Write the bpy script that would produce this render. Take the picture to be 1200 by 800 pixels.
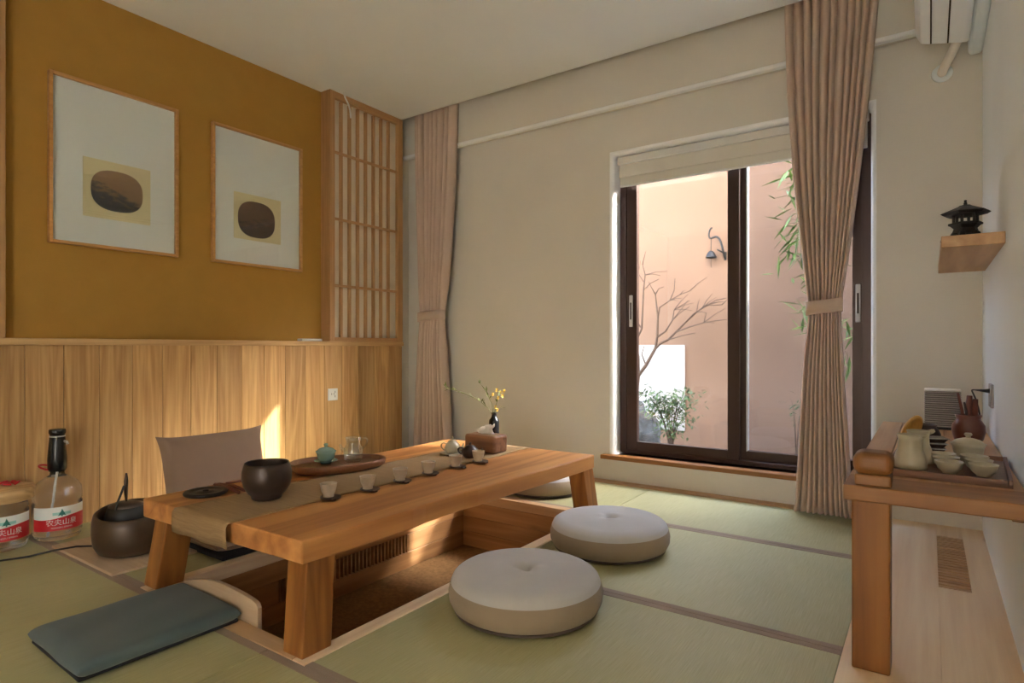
import bpy, bmesh, math, random
from mathutils import Vector, Matrix, noise as mnoise

for o in list(bpy.data.objects): bpy.data.objects.remove(o)
S = bpy.context.scene
COL = S.collection
random.seed(7)
R = math.radians

# ------------------------------------------------------------------ camera
F = 708.0; TH = R(34.65); HY = 407.0; H = 0.9
cam = bpy.data.cameras.new('camera'); cam.sensor_width = 36; cam.lens = F / 1200 * 36
cam.shift_y = (HY - 400) / 1200; cam.clip_start = 0.02
camo = bpy.data.objects.new('camera', cam); COL.objects.link(camo)
camo.location = (0, 0, H); camo.rotation_euler = (R(90), 0, TH)
S.camera = camo
_s, _c = math.sin(TH), math.cos(TH)
def ray(x, y):
    u = (x - 600) / F
    return (-_s + u * _c, _c + u * _s, (HY - y) / F)
def onz(x, y, z=0.0):
    d = ray(x, y); t = (z - H) / d[2]; return Vector((d[0] * t, d[1] * t, z))
def ony(x, y, Y):
    d = ray(x, y); t = Y / d[1]; return Vector((d[0] * t, Y, H + d[2] * t))
def onx(x, y, X):
    d = ray(x, y); t = X / d[0]; return Vector((X, d[1] * t, H + d[2] * t))

# ------------------------------------------------------------------ sky, sun, exposure
SUN_DIR = Vector((-1.37, -1.0, -1.06)).normalized()
w = bpy.data.worlds.new('sky'); S.world = w; w.use_nodes = True
nt = w.node_tree; bgn = nt.nodes['Background']
sky = nt.nodes.new('ShaderNodeTexSky'); sky.sky_type = 'NISHITA'; sky.sun_disc = False
sky.sun_elevation = math.asin(-SUN_DIR.z); sky.sun_rotation = math.atan2(-SUN_DIR.x, -SUN_DIR.y)
sky.air_density = 1.0; sky.dust_density = 2.5; sky.ozone_density = 0.6
hsv = nt.nodes.new('ShaderNodeHueSaturation'); hsv.inputs['Saturation'].default_value = 0.75
nt.links.new(sky.outputs[0], hsv.inputs['Color']); nt.links.new(hsv.outputs[0], bgn.inputs[0]); bgn.inputs[1].default_value = 1.0
sun = bpy.data.lights.new('sun', 'SUN'); sun.energy = 3.6; sun.color = (1.0, 0.94, 0.85); sun.angle = R(0.9)
suno = bpy.data.objects.new('sun', sun); COL.objects.link(suno)
suno.rotation_euler = SUN_DIR.to_track_quat('-Z', 'Y').to_euler(); suno.location = (4, 8, 6)
vs = S.view_settings
vs.view_transform = 'Standard'; vs.look = 'None'; vs.gamma = 1.0; vs.use_curve_mapping = False
vs.exposure = 2.68
S.cycles.max_bounces = 14; S.cycles.diffuse_bounces = 8; S.cycles.transparent_max_bounces = 16
S.cycles.sample_clamp_indirect = 6.0
S.cycles.use_denoising = True

# ------------------------------------------------------------------ mesh helpers
class MB:
    def __init__(s): s.v = []; s.f = []; s.sm = []
    def add(s, vs, fs, smooth=False, M=None):
        b = len(s.v)
        s.v += [tuple(M @ Vector(p)) if M else tuple(p) for p in vs]
        s.f += [tuple(b + i for i in f) for f in fs]; s.sm += [smooth] * len(fs)
        return s
    def box(s, x0, x1, y0, y1, z0, z1, M=None):
        v = [(x, y, z) for z in (z0, z1) for y in (y0, y1) for x in (x0, x1)]
        return s.add(v, [(0, 2, 3, 1), (4, 5, 7, 6), (0, 1, 5, 4), (2, 6, 7, 3), (0, 4, 6, 2), (1, 3, 7, 5)], False, M)
    def prism(s, poly, z0, z1, M=None, smooth=False):
        n = len(poly)
        v = [(p[0], p[1], z0) for p in poly] + [(p[0], p[1], z1) for p in poly]
        s.add(v, [tuple(range(n))[::-1], tuple(range(n, 2 * n))], False, M)
        b = len(s.v) - 2 * n
        for i in range(n):
            j = (i + 1) % n
            s.f.append((b + i, b + j, b + n + j, b + n + i)); s.sm.append(smooth)
        return s
    def hexa(s, a, b):      # two quads (4 pts each), a bottom, b top
        return s.add(list(a) + list(b), [(3, 2, 1, 0), (4, 5, 6, 7), (0, 1, 5, 4), (1, 2, 6, 5), (2, 3, 7, 6), (3, 0, 4, 7)])
    def lathe(s, prof, c=(0, 0, 0), seg=32, M=None, sx=1, sy=1, smooth=True):
        v = []; f = []; rows = []
        for r, z in prof:
            if r < 1e-6:
                rows.append([len(v)]); v.append((c[0], c[1], c[2] + z))
            else:
                rows.append(list(range(len(v), len(v) + seg)))
                for k in range(seg):
                    a = 2 * math.pi * k / seg
                    v.append((c[0] + sx * r * math.cos(a), c[1] + sy * r * math.sin(a), c[2] + z))
        for A, B in zip(rows, rows[1:]):
            for k in range(seg):
                k2 = (k + 1) % seg
                if len(A) == 1 and len(B) == 1: continue
                if len(A) == 1: f.append((A[0], B[k2], B[k]))
                elif len(B) == 1: f.append((A[k], A[k2], B[0]))
                else: f.append((A[k], A[k2], B[k2], B[k]))
        return s.add(v, f, smooth, M)
    def tube(s, pts, rad, seg=8, cap=True, smooth=True):
        pts = [Vector(p) for p in pts]; n = len(pts)
        if not isinstance(rad, (list, tuple)): rad = [rad] * n
        v = []; f = []
        up = Vector((0, 0, 1)); prev = None
        for i, p in enumerate(pts):
            d = (pts[min(i + 1, n - 1)] - pts[max(i - 1, 0)])
            d = d.normalized() if d.length > 1e-9 else Vector((0, 0, 1))
            if prev is None:
                a = d.cross(up)
                if a.length < 1e-3: a = d.cross(Vector((1, 0, 0)))
            else: a = prev - d * prev.dot(d)
            a.normalize(); prev = a; b = d.cross(a)
            for k in range(seg):
                t = 2 * math.pi * k / seg
                v.append(p + (a * math.cos(t) + b * math.sin(t)) * rad[i])
        for i in range(n - 1):
            for k in range(seg):
                k2 = (k + 1) % seg
                f.append((i * seg + k, i * seg + k2, (i + 1) * seg + k2, (i + 1) * seg + k))
        if cap:
            f.append(tuple(range(seg))[::-1]); f.append(tuple(range((n - 1) * seg, n * seg)))
        return s.add(v, f, smooth)
    def build(s, name, mat, parent=None, bevel=0, seg=2, solid=0, sub=0, data=False):
        me = bpy.data.meshes.new(name); me.from_pydata(s.v, [], s.f)
        me.polygons.foreach_set('use_smooth', s.sm); me.update()
        bm = bmesh.new(); bm.from_mesh(me); bmesh.ops.recalc_face_normals(bm, faces=bm.faces); bm.to_mesh(me); bm.free()
        if mat: me.materials.append(mat)
        return link(name, me, parent, bevel, seg, solid, sub)
def link(name, me, parent=None, bevel=0, seg=2, solid=0, sub=0):
    o = bpy.data.objects.new(name, me); COL.objects.link(o)
    if parent: o.parent = parent
    if solid:
        m = o.modifiers.new('thick', 'SOLIDIFY'); m.thickness = solid; m.offset = 0
    if sub:
        m = o.modifiers.new('sub', 'SUBSURF'); m.levels = sub; m.render_levels = sub
    if bevel:
        m = o.modifiers.new('bevel', 'BEVEL'); m.width = bevel; m.segments = seg; m.limit_method = 'ANGLE'; m.angle_limit = R(40)
    return o
def box(name, mat, x0, x1, y0, y1, z0, z1, parent=None, bevel=0, seg=2, M=None):
    return MB().box(x0, x1, y0, y1, z0, z1, M).build(name, mat, parent, bevel, seg)
def tag(o, label, cat=None, group=None, kind=None):
    o['label'] = label
    if cat: o['category'] = cat
    if group: o['group'] = group
    if kind: o['kind'] = kind
    return o
def thing(name, loc, label, cat, group=None, rz=0, kind=None):
    o = bpy.data.objects.new(name, None); COL.objects.link(o); o.empty_display_size = 0.05
    o.location = loc; o.rotation_euler = (0, 0, rz)
    return tag(o, label, cat, group, kind)
def struct(o, label=None):
    o['kind'] = 'structure'
    if label: o['label'] = label
    return o
def copy_tree(o, loc, rz=None, label=None, parent=None):
    c = o.copy(); COL.objects.link(c)
    if parent: c.parent = parent
    if loc is not None: c.location = loc
    if rz is not None: c.rotation_euler = (0, 0, rz)
    if label: c['label'] = label
    for ch in list(o.children): copy_tree(ch, None, None, None, c)
    return c
def bez(p0, p1, p2, p3, n=10):
    p0, p1, p2, p3 = map(Vector, (p0, p1, p2, p3)); out = []
    for i in range(n + 1):
        t = i / n; u = 1 - t
        out.append(p0 * u**3 + p1 * 3 * u * u * t + p2 * 3 * u * t * t + p3 * t**3)
    return out

# ------------------------------------------------------------------ materials
def new_mat(name):
    m = bpy.data.materials.new(name); m.use_nodes = True
    return m, m.node_tree, m.node_tree.nodes['Principled BSDF']
def N(nt, t, **kw):
    n = nt.nodes.new(t)
    for k, v in kw.items(): setattr(n, k, v)
    return n
def ramp(nt, fac, stops):
    r = N(nt, 'ShaderNodeValToRGB'); e = r.color_ramp.elements
    while len(e) < len(stops): e.new(0.5)
    for i, (p, c) in enumerate(stops): e[i].position = p; e[i].color = (*c, 1)
    nt.links.new(fac, r.inputs[0]); return r.outputs[0]
def coords(nt, scale, rnd=True):
    tc = N(nt, 'ShaderNodeTexCoord'); out = tc.outputs['Object']
    if rnd:
        oi = N(nt, 'ShaderNodeObjectInfo'); mu = N(nt, 'ShaderNodeMath', operation='MULTIPLY'); mu.inputs[1].default_value = 37.0
        nt.links.new(oi.outputs['Random'], mu.inputs[0])
        ad = N(nt, 'ShaderNodeVectorMath', operation='ADD'); nt.links.new(out, ad.inputs[0]); nt.links.new(mu.outputs[0], ad.inputs[1]); out = ad.outputs[0]
    mp = N(nt, 'ShaderNodeMapping'); mp.inputs['Scale'].default_value = scale
    nt.links.new(out, mp.inputs['Vector']); return mp.outputs[0]
def bump(nt, b, h, strength=0.2, dist=0.002):
    bp = N(nt, 'ShaderNodeBump'); bp.inputs['Strength'].default_value = strength; bp.inputs['Distance'].default_value = dist
    nt.links.new(h, bp.inputs['Height']); nt.links.new(bp.outputs[0], b.inputs['Normal'])
def plain(name, col, rough=0.5, metal=0.0, var=0.06, scale=8.0, bmp=0.0, bscale=80.0, spec=0.5, sheen=0.0):
    m, nt, b = new_mat(name)
    v = coords(nt, (scale,) * 3, False)
    n = N(nt, 'ShaderNodeTexNoise'); n.inputs['Detail'].default_value = 4; n.inputs['Scale'].default_value = 1.0; nt.links.new(v, n.inputs['Vector'])
    lo = tuple(max(0, c * (1 - var)) for c in col); hi = tuple(min(1, c * (1 + var)) for c in col)
    nt.links.new(ramp(nt, n.outputs[0], [(0.3, lo), (0.7, hi)]), b.inputs['Base Color'])
    b.inputs['Roughness'].default_value = rough; b.inputs['Metallic'].default_value = metal
    b.inputs['Specular IOR Level'].default_value = spec
    if sheen: b.inputs['Sheen Weight'].default_value = sheen
    if bmp:
        v2 = coords(nt, (bscale,) * 3, False); n2 = N(nt, 'ShaderNodeTexNoise'); n2.inputs['Scale'].default_value = 1; nt.links.new(v2, n2.inputs['Vector'])
        bump(nt, b, n2.outputs[0], bmp, 0.003)
    return m
def wood(name, dark, light, axis='y', grain=1.0, rough=0.5, var=0.25, knots=0.0, rings=0.5):
    m, nt, b = new_mat(name)
    lo, hi = 1.3 * grain, 38.0 * grain
    sc = [hi] * 3; sc['xyz'.index(axis)] = lo
    v = coords(nt, tuple(sc))
    n1 = N(nt, 'ShaderNodeTexNoise'); n1.inputs['Scale'].default_value = 1; n1.inputs['Detail'].default_value = 7; n1.inputs['Roughness'].default_value = 0.65
    nt.links.new(v, n1.inputs['Vector'])
    sc2 = [7.0 * grain] * 3; sc2['xyz'.index(axis)] = 0.45 * grain
    v2 = coords(nt, tuple(sc2))
    n2 = N(nt, 'ShaderNodeTexNoise'); n2.inputs['Scale'].default_value = 1; n2.inputs['Detail'].default_value = 2; n2.inputs['Distortion'].default_value = 0.6
    nt.links.new(v2, n2.inputs['Vector'])
    mu = N(nt, 'ShaderNodeMath', operation='MULTIPLY'); mu.inputs[1].default_value = 9.0; nt.links.new(n2.outputs[0], mu.inputs[0])
    sn = N(nt, 'ShaderNodeMath', operation='PINGPONG'); sn.inputs[1].default_value = 1.0; nt.links.new(mu.outputs[0], sn.inputs[0])
    mx = N(nt, 'ShaderNodeMix'); mx.inputs['Factor'].default_value = rings * 0.6
    nt.links.new(n1.outputs[0], mx.inputs[2]); nt.links.new(sn.outputs[0], mx.inputs[3])
    col = ramp(nt, mx.outputs[0], [(0.25, dark), (0.75, light)])
    if knots:
        sk = [5.0] * 3; sk['xyz'.index(axis)] = 2.4
        vk = coords(nt, tuple(sk)); vo = N(nt, 'ShaderNodeTexVoronoi'); vo.inputs['Scale'].default_value = 1.0; nt.links.new(vk, vo.inputs['Vector'])
        kf = ramp(nt, vo.outputs['Distance'], [(0.02, (1, 1, 1)), (0.13, (0, 0, 0))])
        mk = N(nt, 'ShaderNodeMix', data_type='RGBA'); mul = N(nt, 'ShaderNodeMath', operation='MULTIPLY'); mul.inputs[1].default_value = knots
        nt.links.new(kf, mul.inputs[0]); nt.links.new(mul.outputs[0], mk.inputs[0]); nt.links.new(col, mk.inputs[6]); mk.inputs[7].default_value = (dark[0] * .35, dark[1] * .3, dark[2] * .3, 1); col = mk.outputs[2]
    oi = N(nt, 'ShaderNodeObjectInfo'); mr = N(nt, 'ShaderNodeMapRange'); mr.inputs[3].default_value = 1 - var; mr.inputs[4].default_value = 1 + var * 0.6
    nt.links.new(oi.outputs['Random'], mr.inputs[0])
    hs = N(nt, 'ShaderNodeHueSaturation'); nt.links.new(mr.outputs[0], hs.inputs['Value']); nt.links.new(col, hs.inputs['Color'])
    nt.links.new(hs.outputs[0], b.inputs['Base Color']); b.inputs['Roughness'].default_value = rough
    bump(nt, b, n1.outputs[0], 0.25, 0.0015)
    return m
def thin_glass(name, tint=(1, 1, 1), ior=1.5, rough=0.0, boost=1.0):
    m, nt, b = new_mat(name); nt.nodes.remove(b)
    out = nt.nodes['Material Output']; tr = N(nt, 'ShaderNodeBsdfTransparent'); tr.inputs[0].default_value = (*tint, 1)
    gl = N(nt, 'ShaderNodeBsdfGlossy'); gl.inputs['Roughness'].default_value = rough
    lw = N(nt, 'ShaderNodeLayerWeight'); lw.inputs[0].default_value = 0.5     # Schlick Fresnel, same from both faces of the pane
    pw = N(nt, 'ShaderNodeMath', operation='POWER'); pw.inputs[1].default_value = 5.0; nt.links.new(lw.outputs['Facing'], pw.inputs[0])
    f0 = ((ior - 1) / (ior + 1)) ** 2 * boost
    mu = N(nt, 'ShaderNodeMath', operation='MULTIPLY_ADD'); mu.inputs[1].default_value = 1 - f0; mu.inputs[2].default_value = f0; mu.use_clamp = True; nt.links.new(pw.outputs[0], mu.inputs[0])
    mx = N(nt, 'ShaderNodeMixShader'); nt.links.new(mu.outputs[0], mx.inputs[0]); nt.links.new(tr.outputs[0], mx.inputs[1]); nt.links.new(gl.outputs[0], mx.inputs[2])
    nt.links.new(mx.outputs[0], out.inputs[0]); return m
def tatami(name):
    m, nt, b = new_mat(name)
    v = coords(nt, (420, 9, 20)); n = N(nt, 'ShaderNodeTexNoise'); n.inputs['Scale'].default_value = 1; n.inputs['Detail'].default_value = 3; nt.links.new(v, n.inputs['Vector'])
    v2 = coords(nt, (2.2, 1.2, 1)); n2 = N(nt, 'ShaderNodeTexNoise'); n2.inputs['Scale'].default_value = 1; nt.links.new(v2, n2.inputs['Vector'])
    mx = N(nt, 'ShaderNodeMix'); mx.inputs[0].default_value = 0.4; nt.links.new(n.outputs[0], mx.inputs[2]); nt.links.new(n2.outputs[0], mx.inputs[3])
    nt.links.new(ramp(nt, mx.outputs[0], [(0.3, (0.36, 0.335, 0.155)), (0.7, (0.50, 0.475, 0.26))]), b.inputs['Base Color'])
    b.inputs['Roughness'].default_value = 0.55; bump(nt, b, n.outputs[0], 0.35, 0.002); return m
def fabric(name, col, rough=0.9, sc=600, var=0.1, bmp=0.4):
    m = plain(name, col, rough, 0, var, 5, bmp, sc, 0.2, 0.15); return m

M = {}
M['paint'] = plain('wall_paint', (0.69, 0.665, 0.61), 0.75, 0, 0.03, 2, 0.05, 60, 0.3)
M['paint_white'] = plain('white_paint', (0.82, 0.90, 0.95), 0.7, 0, 0.02, 2, 0.04, 60, 0.3)
M['reveal'] = plain('white_reveal_paint', (0.88, 0.90, 0.92), 0.6, 0, 0.02, 2)
M['ceil'] = plain('ceiling_paint', (0.78, 0.81, 0.81), 0.8, 0, 0.02, 2)
M['mustard'] = plain('mustard_wallpaper', (0.40, 0.22, 0.046), 0.85, 0, 0.03, 9, 0.25, 350, 0.2)
M['wainscot'] = wood('ash_wood', (0.40, 0.205, 0.068), (0.68, 0.42, 0.18), 'z', 1.6, 0.5, 0.16, 0, 0.45)
M['wains_h'] = wood('ash_wood_cap', (0.42, 0.23, 0.09), (0.66, 0.42, 0.19), 'y', 1.2, 0.5, 0.1, 0, 0.5)
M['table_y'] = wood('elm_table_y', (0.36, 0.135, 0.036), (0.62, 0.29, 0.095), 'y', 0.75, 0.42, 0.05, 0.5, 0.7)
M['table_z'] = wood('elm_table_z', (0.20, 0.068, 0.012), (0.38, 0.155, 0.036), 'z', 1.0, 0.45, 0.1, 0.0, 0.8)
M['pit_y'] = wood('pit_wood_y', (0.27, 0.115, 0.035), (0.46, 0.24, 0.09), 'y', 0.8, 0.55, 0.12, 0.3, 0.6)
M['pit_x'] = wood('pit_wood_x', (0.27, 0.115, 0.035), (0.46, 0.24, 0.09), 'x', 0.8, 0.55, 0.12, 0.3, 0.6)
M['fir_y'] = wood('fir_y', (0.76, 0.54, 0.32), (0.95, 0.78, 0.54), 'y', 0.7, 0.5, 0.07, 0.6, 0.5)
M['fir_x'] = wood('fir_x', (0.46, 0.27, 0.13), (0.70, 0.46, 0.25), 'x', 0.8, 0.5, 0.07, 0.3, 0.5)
M['console_x'] = wood('console_x', (0.19, 0.07, 0.014), (0.34, 0.15, 0.042), 'x', 0.8, 0.45, 0.06, 0.3, 0.5)
M['console_y'] = wood('console_y', (0.40, 0.20, 0.08), (0.62, 0.38, 0.19), 'y', 0.8, 0.45, 0.10, 0.4, 0.5)
M['console_z'] = wood('console_z', (0.19, 0.065, 0.009), (0.36, 0.145, 0.026), 'z', 0.9, 0.45, 0.05, 0.6, 0.7)
M['frame_w'] = wood('picture_frame_wood', (0.40, 0.19, 0.055), (0.60, 0.33, 0.11), 'y', 1.5, 0.45, 0.05, 0, 0.3)
M['lattice'] = wood('lattice_wood', (0.36, 0.185, 0.07), (0.54, 0.32, 0.14), 'z', 1.5, 0.5, 0.08, 0, 0.3)
M['lattice_y'] = wood('lattice_wood_y', (0.36, 0.185, 0.07), (0.54, 0.32, 0.14), 'y', 1.5, 0.5, 0.08, 0, 0.3)
M['walnut'] = wood('walnut', (0.10, 0.04, 0.016), (0.22, 0.095, 0.04), 'y', 1.5, 0.4, 0.05, 0, 0.5)
M['walnut_x'] = wood('walnut_x', (0.13, 0.05, 0.02), (0.27, 0.12, 0.055), 'x', 1.5, 0.4, 0.05, 0, 0.5)
M['palewood'] = wood('pale_ply', (0.46, 0.32, 0.19), (0.62, 0.46, 0.30), 'x', 1.2, 0.5, 0.05, 0, 0.3)
M['logwood'] = wood('lid_wood', (0.45, 0.27, 0.11), (0.70, 0.46, 0.22), 'y', 1.5, 0.5, 0.02, 0, 0.6)
M['tatami'] = tatami('tatami_rush')
M['heri'] = fabric('tatami_border_cloth', (0.31, 0.23, 0.165), 0.85, 900)
M['dark'] = plain('seam_dark', (0.05, 0.04, 0.03), 0.9)
M['pitmat'] = plain('pit_carpet', (0.24, 0.135, 0.055), 0.95, 0, 0.2, 60, 0.6, 300, 0.1)
M['curtain'] = fabric('curtain_cloth', (0.60, 0.47, 0.39), 0.9, 900, 0.04, 0.1)
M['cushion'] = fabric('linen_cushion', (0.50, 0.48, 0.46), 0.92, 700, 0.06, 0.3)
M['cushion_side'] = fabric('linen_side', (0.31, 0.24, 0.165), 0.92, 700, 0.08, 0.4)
M['cush_base'] = fabric('cushion_base', (0.10, 0.075, 0.06), 0.9, 500)
M['pad'] = fabric('slate_pad', (0.086, 0.116, 0.112), 0.75, 500, 0.05, 0.2)
M['padbase'] = plain('pad_underside', (0.012, 0.012, 0.015), 0.8)
M['taupe'] = fabric('taupe_cover', (0.25, 0.165, 0.115), 0.9, 500, 0.05, 0.2)
M['runner'] = wood('linen_runner', (0.24, 0.145, 0.062), (0.37, 0.24, 0.115), 'x', 4.0, 0.85, 0.0, 0, 0.0)
M['bronze'] = plain('dark_bronze', (0.055, 0.036, 0.028), 0.38, 0.35, 0.15, 30)
M['bronze2'] = plain('brown_glaze', (0.075, 0.045, 0.026), 0.4, 0.25, 0.15, 20)
M['black'] = plain('black_iron', (0.018, 0.017, 0.017), 0.45, 0.3, 0.15, 30)
M['blackgloss'] = plain('black_plastic', (0.012, 0.012, 0.014), 0.25)
M['ceramic'] = plain('cream_stoneware', (0.48, 0.375, 0.26), 0.45, 0, 0.08, 40)
M['celadonwhite'] = plain('pale_celadon', (0.46, 0.41, 0.29), 0.3, 0, 0.05, 30)
M['celadon'] = plain('turquoise_glaze', (0.24, 0.37, 0.30), 0.25, 0, 0.05, 30)
M['redclay'] = plain('red_clay', (0.12, 0.03, 0.016), 0.28, 0, 0.15, 20)
M['darkclay'] = plain('dark_clay', (0.045, 0.022, 0.016), 0.4, 0, 0.15, 20)
M['darkwood'] = plain('dark_wood_disc', (0.055, 0.024, 0.012), 0.45, 0, 0.2, 40)
M['reddish'] = plain('rosewood', (0.13, 0.030, 0.014), 0.45, 0, 0.2, 40)
M['slot'] = plain('slot_dark', (0.02, 0.014, 0.01), 0.9)
M['frame_alu'] = plain('brown_aluminium', (0.055, 0.030, 0.024), 0.35, 0.3, 0.04, 3)
M['alu'] = plain('grey_aluminium', (0.55, 0.58, 0.62), 0.35, 0.6, 0.03, 3)
M['acwhite'] = plain('ac_plastic', (0.86, 0.91, 0.95), 0.4, 0, 0.02, 3)
M['white'] = plain('white_plastic', (0.72, 0.73, 0.72), 0.4, 0, 0.02, 3)
M['blind'] = fabric('blind_cloth', (0.70, 0.69, 0.63), 0.85, 500, 0.03, 0.1)
M['paper'] = plain('shoji_paper', (0.74, 0.66, 0.53), 0.9, 0, 0.04, 10)
M['matboard'] = plain('mat_board', (0.66, 0.70, 0.66), 0.9, 0, 0.02, 3)
M['card'] = plain('cream_card', (0.62, 0.57, 0.33), 0.9, 0, 0.03, 6)
M['glass'] = thin_glass('window_glass', (0.97, 0.98, 0.98), 1.45)
M['glass2'] = thin_glass('screened_glass', (0.80, 0.83, 0.87), 1.45)
M['picglass'] = thin_glass('picture_glass', (1, 1, 1), 1.5, 0.0, 1.0)
M['potglass'] = thin_glass('pot_glass', (0.93, 0.96, 0.95), 1.5, 0.02, 3.0)
M['peach'] = plain('peach_plaster', (0.195, 0.124, 0.087), 0.9, 0, 0.12, 1.3, 0.04, 40, 0.1)
M['light_patch_white'] = plain('light_patch_white', (0.36, 0.345, 0.33), 0.9, 0, 0.02, 3)  # white that draws the light patch on the garden wall
M['extwall'] = plain('exterior_render', (0.20, 0.17, 0.15), 0.9)
M['gravel'] = plain('garden_gravel', (0.42, 0.40, 0.38), 0.95, 0, 0.3, 40, 0.8, 60)
M['rock'] = plain('garden_rock', (0.07, 0.075, 0.08), 0.9, 0, 0.5, 9, 0.8, 30)
M['bark'] = plain('bark', (0.075, 0.045, 0.03), 0.9, 0, 0.2, 30)
M['leaf'] = plain('leaf_green', (0.055, 0.10, 0.03), 0.5, 0, 0.45, 9)
M['leaf2'] = plain('bamboo_leaf', (0.085, 0.145, 0.022), 0.5, 0, 0.5, 5)
M['leaf_small'] = plain('sprig_leaf', (0.13, 0.15, 0.035), 0.5, 0, 0.3, 30)
M['yellow'] = plain('yellow_petal', (0.72, 0.44, 0.02), 0.6, 0, 0.2, 40)
M['tissue'] = plain('tissue_paper', (0.80, 0.76, 0.70), 0.9)
M['gold'] = wood('scoop_wood', (0.45, 0.22, 0.04), (0.68, 0.38, 0.09), 'z', 2, 0.4, 0.02, 0, 0.3)
M['speaker'] = plain('grey_mesh', (0.36, 0.34, 0.33), 0.6, 0.2, 0.05, 60)
M['red'] = plain('red_print', (0.52, 0.012, 0.02), 0.4)
M['labelwhite'] = plain('label_white', (0.72, 0.75, 0.72), 0.45)
M['labelgreen'] = plain('label_green', (0.02, 0.16, 0.13), 0.45)
M['labelteal'] = plain('label_teal', (0.30, 0.58, 0.53), 0.45)
M['cord'] = plain('cord_black', (0.015, 0.014, 0.013), 0.6)
M['steel'] = plain('steel', (0.5, 0.5, 0.5), 0.3, 0.9)
m, nt, b = new_mat('water_bottle'); b.inputs['Base Color'].default_value = (0.95, 0.97, 0.97, 1)
b.inputs['Transmission Weight'].default_value = 0.97; b.inputs['IOR'].default_value = 1.33; b.inputs['Roughness'].default_value = 0.04
n = N(nt, 'ShaderNodeTexNoise'); n.inputs['Scale'].default_value = 25; bump(nt, b, n.outputs[0], 0.15, 0.004); M['bottle'] = m
def art_mat(name, base, ink, sx):
    m, nt, b = new_mat(name)
    tc = N(nt, 'ShaderNodeTexCoord'); sp = N(nt, 'ShaderNodeSeparateXYZ'); nt.links.new(tc.outputs['Object'], sp.inputs[0])
    n = N(nt, 'ShaderNodeTexNoise'); n.inputs['Scale'].default_value = 26; n.inputs['Detail'].default_value = 6
    mp = N(nt, 'ShaderNodeMapping'); mp.inputs['Scale'].default_value = (1, 0.8, 1.9); nt.links.new(tc.outputs['Object'], mp.inputs[0]); nt.links.new(mp.outputs[0], n.inputs['Vector'])
    # hills: height + slope + noise
    a = N(nt, 'ShaderNodeMath', operation='MULTIPLY_ADD'); a.inputs[1].default_value = sx; nt.links.new(sp.outputs[1], a.inputs[0]); nt.links.new(sp.outputs[2], a.inputs[2])
    c = N(nt, 'ShaderNodeMath', operation='MULTIPLY_ADD'); c.inputs[1].default_value = -0.22; nt.links.new(n.outputs[0], c.inputs[0]); nt.links.new(a.outputs[0], c.inputs[2])
    col = ramp(nt, c.outputs[0], [(0.0, base), (1.0, base)])
    mr = N(nt, 'ShaderNodeMapRange'); mr.inputs[1].default_value = -0.165; mr.inputs[2].default_value = -0.105; nt.links.new(c.outputs[0], mr.inputs[0])
    nt.links.new(ramp(nt, mr.outputs[0], [(0.0, ink), (0.55, tuple((p + q) / 2 for p, q in zip(base, ink))), (1.0, base)]), b.inputs['Base Color'])
    b.inputs['Roughness'].default_value = 0.9; return m
M['art1'] = art_mat('silk_painting_hills', (0.27, 0.17, 0.09), (0.035, 0.036, 0.034), 0.35)
M['art2'] = art_mat('silk_painting_dark', (0.105, 0.058, 0.034), (0.045, 0.026, 0.02), -0.1)

# ------------------------------------------------------------------ room dimensions
XL, XR, YW, YB, ZC = -3.656, 0.213, 3.74, -2.2, 2.764
XF = -3.556                 # front of the shoji box and the dado cap
PX0, PX1, PY0, PY1, PZ = -2.38, -1.51, 1.13, 2.91, -0.322     # pit inside
RX0, RX1, RY0, RY1 = -2.435, -1.455, 1.07, 2.965              # rim outside
PLX = -0.212                # platform edge

# floor slab with the pit left open, as boxes in one slab
fl = MB()
fl.box(XL - .2, RX0 + .03, YB, YW, -.45, -.05); fl.box(RX1 - .03, XR + .2, YB, YW, -.45, -.05)
fl.box(RX0 + .03, RX1 - .03, YB, RY0 + .03, -.45, -.05); fl.box(RX0 + .03, RX1 - .03, RY1 - .03, YW, -.45, -.05)
floor = struct(fl.build('floor', M['dark']), 'tatami floor of the tea room')
def mat_tile(x0, x1, y0, y1, bn=True, bf=True):
    g = 0.0015; hw = 0.03
    o = box('tatami_mat', M['tatami'], x0 + g, x1 - g, y0 + g, y1 - g, -.05, 0, floor, 0.003, 2)
    if bn: box('cloth_border', M['heri'], x0 + g, x1 - g, y0 + g * .5, y0 + hw, -.012, .0012, o, 0.001, 1)
    if bf: box('cloth_border', M['heri'], x0 + g, x1 - g, y1 - hw, y1 - g * .5, -.012, .0012, o, 0.001, 1)
mat_tile(RX1, PLX, RY1, 3.655, True, False)
mat_tile(RX1, PLX, 2.03, RY1); mat_tile(RX1, PLX, RY0, 2.03)
mat_tile(-1.62, PLX, 0.12, RY0); mat_tile(-3.57, -1.62, 0.12, RY0)
mat_tile(-1.62, PLX, -0.83, 0.12); mat_tile(-3.57, -1.62, -0.83, 0.12)
mat_tile(-1.62, PLX, -1.78, -0.83); mat_tile(-3.57, -1.62, -1.78, -0.83)
mat_tile(-3.57, RX0, RY0, 2.03); mat_tile(-3.57, RX0, 2.03, RY1); mat_tile(-3.57, RX1, RY1, 3.655, True, False)
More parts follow.
